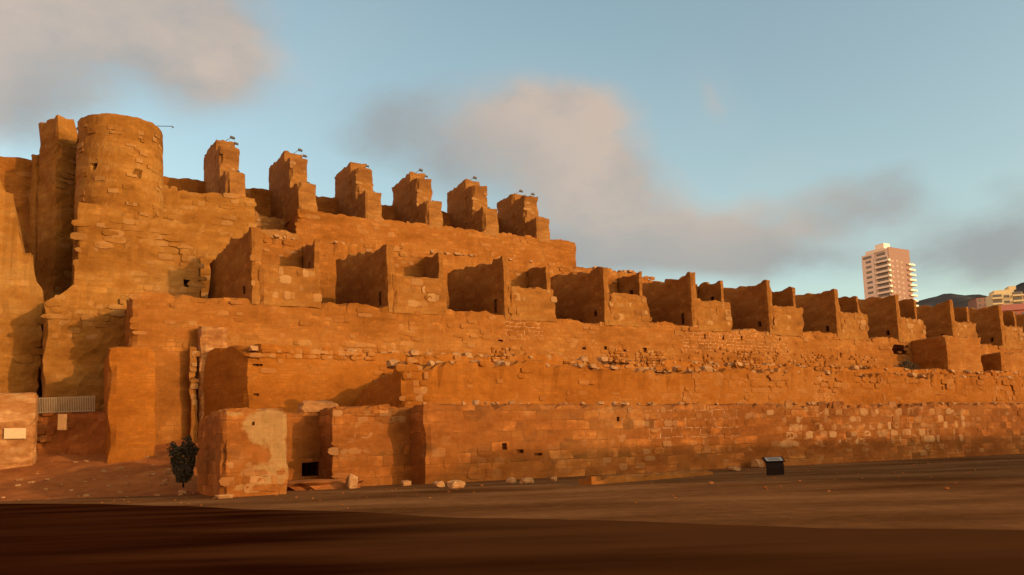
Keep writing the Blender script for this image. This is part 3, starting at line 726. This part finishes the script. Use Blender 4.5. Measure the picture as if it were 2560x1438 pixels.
stones(mb, s0+.2, s1-.2, .2, 1.6, TA, 40, org, (.3, .16), .06, .8, 181); mb.build('block', MT['lower'], th)
TB_ = 2.5
s0 = fs(830, 1100, TB_)[0]; s1 = fs(1062, 1100, TB_)[0]; zb_ = fs(925, 1017, TB_)[1]
th = fort('gatehouse_block', 'squat masonry block between the dark passage and the lowest wall', 'masonry block', s0, TB_)
org = (s0, TB_, 0); mb = MB()
gbox(mb, s0, s1+.5, TB_, T2_+.8, -.4, ragged(zb_, .18, .9, 184), .4, org, amp=.09)
stones(mb, s0+.2, s1-1.6, zb_-1.1, zb_-.1, TB_, 40, org, (.34, .16), .1, .7, 185); stones(mb, s0+.2, s1-1.6, .5, zb_-1, TB_, 26, org, (.5, .2), .05, .5, 186)
mb.build('block', MT['lower'], th)
# passage back wall with low opening
TP = 5.5
a0 = fs(690, 1100, TP)[0]-1; a1 = fs(850, 1100, TP)[0]
th = fort('passage_wall', 'shaded wall closing the passage with a low black opening at its foot', 'wall', a0, TP)
org = (a0, TP, 0); mb = MB(); oc = fs(775, 1175, TP)
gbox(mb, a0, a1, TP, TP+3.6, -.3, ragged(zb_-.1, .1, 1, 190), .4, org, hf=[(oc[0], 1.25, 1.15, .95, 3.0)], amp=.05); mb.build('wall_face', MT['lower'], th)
mb = MB(); mb.rock((0, 0, 0), (2.6, 3.4, .62), 3, .5, 3, .3); tag(mb.build('earth_heap', MT['slope'], None, wl(oc[0], TP-2.6, 0), ANG), 'heap of red earth on the floor of the dark passage', 'earth heap')
# mound on top of passage
mb = MB(); sM, zM = fs(792, 1005, TP+1); mb.rock(Vector((0, 0, .2)), (1.35, 1.2, .62), 5, .6, 3, .35)
tag(mb.build('vault_hump', MT['pale'], None, wl(sM, TP+1, zb_-.1), ANG), 'low pale hump of broken vault above the dark passage', 'masonry')

# right side lower buttress and walled bits below the far turrets
Tr = T3_-5
s0 = fs(2366, 870, Tr)[0]; s1 = fs(2455, 870, Tr)[0]; zr = fs(2366, 838, Tr)[1]
th = fort('stepped_bastion', 'square bastion with a shaded left side standing below the far turrets', 'bastion', s0, Tr)
org = (s0, Tr, 0); mb = MB(); gbox(mb, s0, s1, Tr, T3_+.2, Z2-4, ragged(zr, .12, 1, 200), .5, org, amp=.06); mb.build('block', MT['wall'], th)
s2 = fs(2502, 890, Tr)[0]; z2 = fs(2502, 880, Tr)[1]
th = fort('outer_bastion', 'lower bastion at the right edge of the view below the last turrets', 'bastion', s2, Tr)
org = (s2, Tr, 0); mb = MB(); gbox(mb, s2, s2+14, Tr, T3_+.2, Z2-4, ragged(z2, .15, 1.2, 202, slope=.02, s_ref=s2), .55, org, amp=.06); mb.build('block', MT['wall'], th)

# ------------------------------------------------------------------ earth slope on the left
mb = MB(); nx, ny = 74, 56
def slope_z(x, y):
    k = (y - 49.5 - .8*noise.noise(Vector((x*.15, 1, 0))))/25
    z = 6.6*max(0, min(1, k))**1.1
    z += .45*noise.noise(Vector((x*.22, y*.22, 2)))*min(1, max(0, k)*5) + .18*noise.noise(Vector((x*.8, y*.8, 5)))*min(1, max(0, k)*8)
    e = max(0, min(1, (-16.6-x+ (y-45)*-.16)/5.0)); z = z*e*e*(3-2*e)
    return z - .03 if z > .02 else -.12
for i in range(nx):
    for j in range(ny): 
        x = -62 + i*.68; y = 47+j*.9; mb.vert(Vector((x, y, slope_z(x, y))))
for i in range(nx-1):
    for j in range(ny-1):
        a = i*ny+j; mb.face([a, a+ny, a+ny+1, a+1])
tag(mb.build('slope', MT['slope'], smooth=True), kind='structure')
mb = MB(); rr = random.Random(8)
for k in range(60):
    px = rr.uniform(0, 520); p = fy(px, 1200, rr.uniform(49, 60)); z = slope_z(p.x, p.y)
    if z < -.1: z = 0
    q = rr.uniform(.05, .22)*(1.3 if rr.random() < .1 else .8); mb.rock((p.x, p.y, z+q*.2), (q*1.4, q, q*.6), k, .25+rr.random()*.35, 1, .5)
tag(mb.build('slope_rubble', MT['stone']), kind='stuff', label='scattered pale rubble on the foot of the red slope', cat='rubble')

mb = MB(); rr = random.Random(21)
for k in range(350):
    x = rr.uniform(-30, 45); y = 20 + rr.random()**.7*45 + max(0, x)*.35; q = rr.uniform(.015, .05)*(2 if rr.random() < .06 else 1)
    mb.rock((x, y, .03+q*.2), (q*1.3, q, q*.6), k, .3+rr.random()*.3, 1, .4)
tag(mb.build('gravel', MT['slope']), kind='stuff', label='fine gravel strewn over the earth path', cat='gravel')
# low lit wall at far left with plaque
Yw = 59; pL = fy(88, 1100, Yw); Tw = st(pL)[1]
s1 = fs(90, 1060, Tw)[0]; s0 = s1-14; zw = fs(45, 982, Tw)[1]
th = fort('corner_wall', 'low sunlit wall at the bottom left bearing a bright plaque', 'wall', s0, Tw)
org = (s0, Tw, 0); mb = MB(); gbox(mb, s0, s1, Tw, Tw+2.5, 0, ragged(zw, .2, 1, 210), .5, org, amp=.08); mb.build('wall_face', MT['pale'], th)
c = fs(38, 1084, Tw); mb = MB(); mb.box((0, 0, 0), (.68, .05, .38)); 
tag(mb.build('plaque', MT['plaque'], None, wl(c[0], Tw-.13, c[1]), ANG), 'bright cream rectangular plaque fixed to the corner wall', 'plaque')
# picket fence
YF = 61.5; pa = fy(92, 1034, YF); pb = fy(238, 1034, YF); zt_ = fy(160, 992, YF).z-pa.z
th = thing('picket_fence', 'pale metal bar fence between the corner wall and the tall buttress', 'fence', (pa.x, pa.y, pa.z))
w = pb.x-pa.x
mb = MB(); mb.box((w/2, 0, .08), (w/2, .03, .03)); mb.build('rail', MT['steel'], th)
mb = MB(); mb.box((w/2, 0, zt_-.08), (w/2, .03, .03)); mb.build('rail', MT['steel'], th)
pk = MB(); pk.box((0, -.045, zt_/2), (.028, .014, zt_/2)); first = None
for k in range(34):
    if first is None: first = pk.build('picket', MT['steel'], th); ob = first
    else: ob = first.copy(); COL.objects.link(ob); ob.parent = th
    ob.location = (.05+(w-.1)*k/33, 0, 0)
# support wall below the fence
Tk = st(Vector((pa.x, YF+.4, 0)))[1]
mb = MB()
for k in range(22): 
    x = pa.x-1+k*.32
mb.box((w/2, 0, 0), (.1, .1, .1))
base = MB(); wF = pb.x-pa.x
th = thing('retaining_wall', 'dark rubble retaining wall under the bar fence', 'wall', (pa.x-2, YF+.2, 0))
gbox(base, 0, wF+4, 0, 1.2, 2, ragged(pa.z-.03, .04, 1, 220), .4, (0, 0, 0), amp=.22); stones(base, .2, wF+3.8, 4.0, pa.z-.2, -.1, 50, (0, 0, 0), (.3, .18), .12, .3, 221)
base.build('wall_face', MT['slope'], th)
c = fy(156, 1062, YF-1.2); hh = fy(156, 1036, YF-1.2).z-c.z; mb = MB(); mb.box((0, 0, hh/2-.2), (.26, .2, hh/2+.2), 0, .7, .9, .05)
tag(mb.build('stone_post', MT['stone'], None, tuple(c)), 'short pale stone post standing below the bar fence', 'post')

# ------------------------------------------------------------------ information lectern
p = fg(1940, 1189); th = thing('information_lectern', 'dark brown steel information lectern with a sloping pale plate beside the wall', 'information sign', (p.x, p.y, .03), rad(12)); th.scale = (.88, .88, .92)
mb = MB()      # curved pedestal: profile swept across its width
prof = [(.0, 0), (-.02, .25), (-.03, .5), (.02, .72), (.16, .92), (.38, 1.06), (.44, 1.02), (.24, .86), (.12, .68), (.09, .45), (.1, 0)]
wd_ = .62; i0 = 0
for x in (-wd_, wd_):
    for (y, z) in prof: mb.vert(Vector((x, y, z*1.02)))
n_ = len(prof)
for k in range(n_): mb.face([k, (k+1) % n_, n_+(k+1) % n_, n_+k])
mb.face(list(range(n_-1, -1, -1))); mb.face(list(range(n_, 2*n_))); mb.build('pedestal', MT['signdark'], th)
mb = MB(); R3 = Matrix.Rotation(rad(36), 3, 'X'); mb.rot_box((0, .19, .985), (.74, .26, .025), R3); bd = mb.build('board', MT['signdark'], th)
mb = MB(); mb.rot_box((0.02, .175, 1.012), (.60, .19, .008), R3); pl_ = mb.build('plate', MT['signplate'], bd)
mb = MB()
for k in range(9): 
    mb.rot_box(Vector((-.42+.105*k, .175, 1.012)) + R3 @ Vector((0, .13, .012)), (.035, .012, .003), R3)
for q in range(5):
    mb.rot_box(Vector((.02, .175, 1.012)) + R3 @ Vector((0, .06-q*.045, .012)), (.48-.06*(q % 2), .006, .003), R3)
mb.build('printed_lines', MT['signdark'], bd)

# ------------------------------------------------------------------ loose blocks at the wall foot
SB_ = [('rough upright pale block at the foot of the gatehouse block', 880, 1217, (.42, .35, .58), 1), ('small rounded pale boulder where gatehouse block meets lowest wall', 1015, 1210, (.36, .3, .24), 2),
       ('low pale boulder left of the long fallen slab', 1140, 1216, (.6, .4, .30), 3), ('brown boulder leaning on the wall left of the low pale boulder', 1098, 1213, (.38, .3, .24), 4),
       ('pale fallen slab lying long at the wall foot', 1318, 1204, (.62, .35, .24), 5), ('dark squared block left of the pale fallen slab', 1278, 1204, (.35, .35, .27), 6),
       ('small grey stone right of the pale fallen slab', 1385, 1198, (.25, .22, .18), 7), ('greyish boulder beyond the orange kerb', 1893, 1164, (.75, .5, .45), 8),
       ('flat grey stone low on the wall foot left of the lectern', 1838, 1172, (.9, .4, .2), 9), ('squared pale block against the wall right of the lectern', 2165, 1148, (.7, .5, .65), 10),
       ('pale tumbled stone at the foot of the red slope', 300, 1236, (.34, .26, .16), 11), ('second tumbled stone between slope and stained block', 385, 1230, (.6, .3, .16), 12),
       ('small yellowish stone left of the stained block', 478, 1222, (.36, .28, .2), 13), ('broken footing stone in front of the stained block', 560, 1241, (.55, .3, .14), 14)]
for (lb, px, py, h, sd_) in SB_:
    h = tuple(q*.8 for q in h); p = fg(px, py+5); mb = MB(); mb.rock((0, 0, h[2]*.85), h, sd_*1.7, .5, 3, .32)
    tag(mb.build('fallen_stone', MT['stone'], None, (p.x, p.y, 0), ANG+h1(sd_)*.5), lb, 'stone', 'fallen stones along the wall foot')
a = fg(1478, 1213); b_ = fg(1790, 1186); d_ = b_-a; L_ = d_.length; th_ang = math.atan2(d_.y, d_.x)
mb = MB(); gbox(mb, 0, L_, 0, 1.0, -.1, lambda s, t: .46-.012*s, .4, (0, 0, 0), amp=.03)
tag(mb.build('kerb', MT['wall'], None, (a.x, a.y, 0), th_ang), 'low orange kerb running along the path before the wall', 'kerb')

# ------------------------------------------------------------------ floodlights on the merlons
def floodlight(parent_loc, label, lean=1.0, sc=1.0, yaw=0):
    th = thing('floodlight', label, 'floodlight', parent_loc, yaw, 'floodlights on the merlon tops')
    mb = MB(); mb.tube((0, 0, -.05), (.14*sc, 0, .10*sc), .035, 6); mb.tube((.14*sc, 0, .10*sc), (.62*lean*sc, 0, .42*sc), .03, 6); mb.build('arm', MT['floodlight'], th)
    mb = MB(); R = Matrix.Rotation(rad(18), 3, 'Y'); mb.rot_box((.78*lean*sc, 0, .44*sc), (.26*sc, .17*sc, .10*sc), R)
    mb.rot_box((.74*lean*sc, 0, .54*sc), (.14*sc, .12*sc, .05*sc), R); mb.build('lamp_head', MT['floodlight'], th)
    return th
ordn = ['first', 'second', 'third', 'fourth', 'fifth', 'sixth']
for i, (s0, s1, za, zb, zc, ka, K) in enumerate(mer):
    if i != 2: floodlight(wl(s0+wd*.35, T4+ka+1.4, zc), 'dark floodlight on the topmost step of the %s merlon from the left' % ordn[i], yaw=ANG*.4)
    if i != 4: floodlight(wl(s0+wd*.45, T4+3.3, zb+.02), 'floodlight on the middle step of the %s merlon from the left' % ordn[i], .9, .75 if i in (2, 3) else .9, yaw=ANG*.4)
    floodlight(wl(s0+wd*.5, T4+1.2, za+.02), 'small floodlight on the lowest step of the %s merlon from the left' % ordn[i], .8, .6, yaw=ANG*.4)
p = fs(178, 291, Tq+1); floodlight(wl(p[0]+.1, Tq+1.5, zq-.9), 'floodlight on the broken top of the square tower', .9, 1.0, yaw=ANG*.4)
# ------------------------------------------------------------------ shrub in the hollow at right
def shrub(loc, label, rx, ry, rz_, nl, base=0.1, seed=3, flare=0.0):
    th = thing('shrub', label, 'shrub', loc); mb = MB(); rr = random.Random(seed)
    for k in range(nl):
        a = rr.uniform(0, 6.28); e = rr.uniform(-.2 if flare else 0, 1.5); R = rr.uniform(.3, 1)**.5
        h = math.sin(e)*R; w = 1.0 if not flare else .25+.95*max(0, min(1, rr.random()))
        if flare:
            h = rr.random()**.75; w = (.42+.6*h)*(1-.35*abs(noise.noise(Vector((a*1.3, h*4, seed)))))*(1 if h < .8 else 1-(h-.8)*2.2); R = rr.uniform(.2, 1)**.5
            c_ = Vector((math.cos(a)*w*rx*R, math.sin(a)*w*ry*R, h*rz_))
        else: c_ = Vector((math.cos(a)*math.cos(e)*rx*R, math.sin(a)*math.cos(e)*ry*R, h*rz_+base))
        c_ *= 1+.45*noise.noise(c_*1.7+Vector((seed, 0, 0)))
        u_ = noise.random_unit_vector()*rr.uniform(.05, .12); v_ = u_.orthogonal().normalized()*.06; i0 = len(mb.v)
        for q in (-u_, v_, u_, -v_): mb.vert(c_+q)
        mb.face([i0, i0+1, i0+2, i0+3])
    mb.build('foliage', MT['leaf'], th)
    mb = MB(); mb.tube((0, 0, -.3), (.1, 0, .6*rz_), .07, 6, .03); mb.tube((0, 0, 0), (-.35*rx, .1, .7*rz_), .04, 6, .02); mb.tube((0, 0, 0), (.35*rx, -.1, .6*rz_), .04, 6, .02); mb.build('stem', MT['signdark'], th)
noise.seed_set(5)
c = fs(2262, 893, T2_+1); shrub(tuple(wl(c[0], T2_+1, Z2-.1)), 'dark green shrub in the hollow below the far turrets', 1.7, 1.2, 1.25, 900)
p = fy(458, 1206, 47.5); shrub((p.x, p.y, max(0, p.z)), 'tall dark shrub growing against the left side of the stained block', .98, .9, 2.3, 2600, 0, 8, 1)
# ------------------------------------------------------------------ far buildings and hills
def hill_mat():
    m, N, L, b = mat_base('scrubby_hillside', .95, .05)
    tc = N.new('ShaderNodeTexCoord'); n = N.new('ShaderNodeTexNoise'); n.inputs['Scale'].default_value = .012; n.inputs['Detail'].default_value = 8; L.new(tc.outputs['Object'], n.inputs['Vector'])
    r = N.new('ShaderNodeValToRGB'); r.color_ramp.elements[0].position = .35; r.color_ramp.elements[0].color = (.035, .032, .030, 1); r.color_ramp.elements[1].position = .65; r.color_ramp.elements[1].color = (.075, .065, .055, 1)
    L.new(n.outputs[0], r.inputs[0]); L.new(r.outputs[0], b.inputs['Base Color']); return m
MT['hill'] = hill_mat()
def hills(name, Y, dY, prof):      # ridge profile in pixels at distance Y, falling towards the viewer and away
    mb = MB(); P = [fy(x, y, Y) for x, y in prof]; xs_ = []; 
    n_ = 90; rows = 14
    x0, x1 = P[0].x, P[-1].x
    for i in range(n_+1):
        x = x0+(x1-x0)*i/n_
        for a, b in zip(P, P[1:]):
            if a.x <= x <= b.x: f = (x-a.x)/(b.x-a.x); f = f*f*(3-2*f); zr_ = a.z+(b.z-a.z)*f; break
        else: zr_ = P[-1].z
        for j in range(rows+1):
            k = j/rows*2-1; y = Y+k*dY; g_ = max(0, 1-abs(k))**.8
            mb.vert(Vector((x, y, zr_*g_*(1+.10*noise.noise(Vector((x*.01, y*.01, 0)))*(1-g_)*2) + 4*noise.noise(Vector((x*.03, y*.03, 1))) - 2)))
    for i in range(n_):
        for j in range(rows): a = i*(rows+1)+j; mb.face([a, a+rows+1, a+rows+2, a+1])
    return tag(mb.build(name, MT['hill'], smooth=True), kind='structure')
hills('hills', 2000, 900, [(1700, 1100), (1850, 980), (2000, 850), (2120, 790), (2230, 765), (2290, 752), (2330, 742), (2368, 731), (2410, 736), (2450, 735), (2480, 745), (2520, 720), (2560, 704), (2650, 660), (2800, 600), (3000, 640), (3300, 800)])
hills('hills', 720, 260, [(1700, 1105), (1900, 1000), (2100, 880), (2300, 830), (2500, 805), (2600, 800), (2800, 780), (3100, 900), (3400, 1100)])

def local_tower(px, Y, beta):       # frame at nearest vertical corner: l runs left-back, r runs right-back
    p = fy(px, 700, Y); wv = Vector((p.x, p.y, 0)).normalized(); pv = Vector((wv.y, -wv.x, 0))
    r_ = pv*math.cos(beta)+wv*math.sin(beta); return p, r_
# tall apartment tower: local x = along right brick side, local y = away along the left white side direction
p, r_ = local_tower(2224, 480, rad(56))
rz = math.atan2(r_.y, r_.x); zbase = 40.0
ztop = fy(2224, 618, 480).z
th = thing('apartment_tower', 'tall cream and brick apartment tower with many balconies behind the far turrets', 'apartment tower', (p.x, p.y, zbase), rz)
H = ztop-zbase; ly = Vector((0, 1, 0))     # +y local = left-back (rotated 90 from +x)
LW, RW = 18.0, 22.0
def bx(mb, x0, x1, y0, y1, z0, z1, tone=.5): mb.box(((x0+x1)/2, (y0+y1)/2, (z0+z1)/2), (abs(x1-x0)/2, abs(y1-y0)/2, abs(z1-z0)/2), 0, tone)
mb = MB(); bx(mb, 0, RW-.05, 9, LW, 0, H-1.5); bx(mb, .9, RW-.05, 0.3, 9, 0, H-.2); mb.build('wall', MT['bwall'], th)
mb = MB(); bx(mb, 1.0, RW, -.1, .28, 0, H+.4); mb.build('brick_wall', MT['brick'], th)
mb = MB(); bx(mb, 0.2, RW-2, 2, LW-3, H-1.4, H+.6); bx(mb, 3, 9, 4, 10, H, H+4); mb.build('roof_parapet', MT['whitepaint'], th)
FH = 3.25; nf = 13
def first_copy(make, locs, name_parent):
    f = None
    for l in locs:
        if f is None: f = make(); ob = f
        else:
            ob = f.copy(); COL.objects.link(ob); ob.parent = f.parent
        ob.location = l
wi = MB(); bx(wi, -.06, .1, 11.5, 15.3, 0, 1.5)
first_copy(lambda: wi.build('window', MT['glass'], th), [(0, 0, H-7-FH*k) for k in range(nf)], th)
wi = MB(); bx(wi, .84, 1.0, 1.2, 8.4, 0, 1.7)
first_copy(lambda: wi.build('window', MT['glass'], th), [(0, 0, H-7-FH*k) for k in range(nf)], th)
ba = MB(); bx(ba, -.9, .88, .2, 8.7, -.2, .95); bx(ba, -.9, 1.2, -.9, .2, -.2, .95)
first_copy(lambda: ba.build('balcony', MT['whitepaint'], th), [(0, 0, H-8.3-FH*k) for k in range(nf)], th)
ba = MB(); bx(ba, RW, RW+3.0, -1.4, 2.2, -.2, .9); bx(ba, RW-3.5, RW, -1.4, -.12, -.2, .9)
first_copy(lambda: ba.build('balcony', MT['whitepaint'], th), [(0, 0, H-9.5-FH*k) for k in range(nf)], th)
wi = MB()
bx(wi, 0, 2.2, -.18, -.05, 0, 1.4)
first_copy(lambda: wi.build('window', MT['brickpale'], th), [(x, 0, H-9-FH*k+(.5 if x == 7.5 else 0)) for k in range(nf-1) for x in (3, 7.5, 12)], th)
mb = MB(); bx(mb, -.12, .15, 11, 17, H-4.2, H-2.6); mb.build('window', MT['glass'], th)
mb = MB(); bx(mb, .8, 1, 2, 8, H-4, H-2.2); mb.build('window', MT['glass'], th)
mb = MB(); bx(mb, 0, 1, 8.8, 9.6, 0, H-4.5); mb.build('pillar', MT['whitepaint'], th)
# small apartment block
Yb = 420; a = fy(2478, 725, Yb); b_ = fy(2545, 725, Yb); zb0 = 30
th = thing('apartment_block', 'low cream apartment block with three strips of balconies near the right edge', 'apartment block', (a.x, a.y, zb0), rad(-14))
w = (b_.x-a.x)*1.02; Ht = a.z-zb0
mb = MB(); bx(mb, 0, w, 0, 10, 0, Ht-2.2); bx(mb, 1.5, w-3.5, 1, 9, Ht-2.2, Ht-.3); bx(mb, w*.62, w*.86, 2, 8, Ht-.3, Ht+1.6); mb.build('wall', MT['yellowrender'], th)
wi = MB(); bx(wi, .3, 4.6, -.12, .1, 0, 1.5); first_copy(lambda: wi.build('window', MT['glass'], th), [(0, 0, Ht-4.2-3*k) for k in range(6)], th)
wi = MB(); bx(wi, 5.6, 8.2, -.10, .1, 0, 1.3); first_copy(lambda: wi.build('window', MT['glass'], th), [(0, 0, Ht-4.6-3*k) for k in range(6)], th)
wi = MB(); bx(wi, w-4.6, w-.3, -.12, .1, 0, 1.5); first_copy(lambda: wi.build('window', MT['glass'], th), [(0, 0, Ht-3.4-3*k) for k in range(6)], th)
ba = MB(); bx(ba, -.3, 4.8, -1.6, -.13, 0, .9); first_copy(lambda: ba.build('balcony', MT['yellowrender'], th), [(0, 0, Ht-5.3-3*k) for k in range(6)], th)
ba = MB(); bx(ba, w-4.9, w+.3, -1.6, -.13, 0, .9); first_copy(lambda: ba.build('balcony', MT['yellowrender'], th), [(0, 0, Ht-4.5-3*k) for k in range(6)], th)
# red roofed house, brick house
def house(name, label, px0, px1, pyt, Y, wallm, roofm, rz_=0, rh=2.5):
    a = fy(px0, pyt, Y); b_ = fy(px1, pyt, Y); w = b_.x-a.x; z0 = 20
    th = thing(name, label, 'house', (a.x, a.y, z0), rz_); H = a.z-z0
    mb = MB(); bx(mb, 0, w, 0, 12, 0, H-rh); mb.build('wall', wallm, th)
    mb = MB(); i0 = 0
    for q in ((-.5, -.6, H-rh), (w+.5, -.6, H-rh), (w+.5, 12.6, H-rh), (-.5, 12.6, H-rh), (1.5, 6, H), (w-1.5, 6, H)): mb.vert(Vector(q))
    for f_ in ((0, 1, 5, 4), (1, 2, 5), (2, 3, 4, 5), (3, 0, 4), (3, 2, 1, 0)): mb.face(list(f_))
    mb.build('roof', roofm, th)
    f0 = None; wi = MB(); bx(wi, 0, 1.3, -.08, .1, 0, 1.4)
    locs = [(1.2+k*3.2, 0, H-rh-2.4-3*j) for k in range(int((w-2)/3.2)) for j in range(3)]
    first_copy(lambda: wi.build('window', MT['glass'], th), locs, th)
house('house', 'house with a salmon red roof at the right edge below the apartment block', 2502, 2620, 757, 330, MT['roof'], MT['roof'], rad(-10), 3.5)
house('house', 'dark red brick house left of the low apartment block', 2440, 2484, 740, 470, MT['brick'], MT['brick'], rad(-8), 1.0)
house('house', 'dull red house behind the right end of the low apartment block', 2538, 2640, 735, 450, MT['brick'], MT['brick'], rad(-8), 1.0)

# ------------------------------------------------------------------ unseen building added right of the frame to shade path and wall foot
def shade_block(loc, w, d, h, rz_, label):
    th = thing('added_shade_building', label, 'building', loc, rz_)
    mb = MB(); bx(mb, 0, w, 0, d, 0, h); mb.build('wall', MT['bwall'], th)
    mb = MB(); bx(mb, -.3, w+.3, -.3, d+.3, h+.01, h+.5); mb.build('roof', MT['roof'], th)
    f0 = None; wi = MB(); bx(wi, 0, 1.2, -.06, .08, 0, 1.5)
    nn = max(1, int((w-2)/3.4)); locs = [(1.5+k*3.4, 0, 1.4+3.1*j) for k in range(nn) for j in range(int(h/3.1))][:90]
    first_copy(lambda: wi.build('window', MT['glass'], th), locs, th)
shade_block((122, 66, 0), 80, 14, 15.6, rad(29)+math.pi, 'long cream building added for its shadow, unseen beyond the right edge')
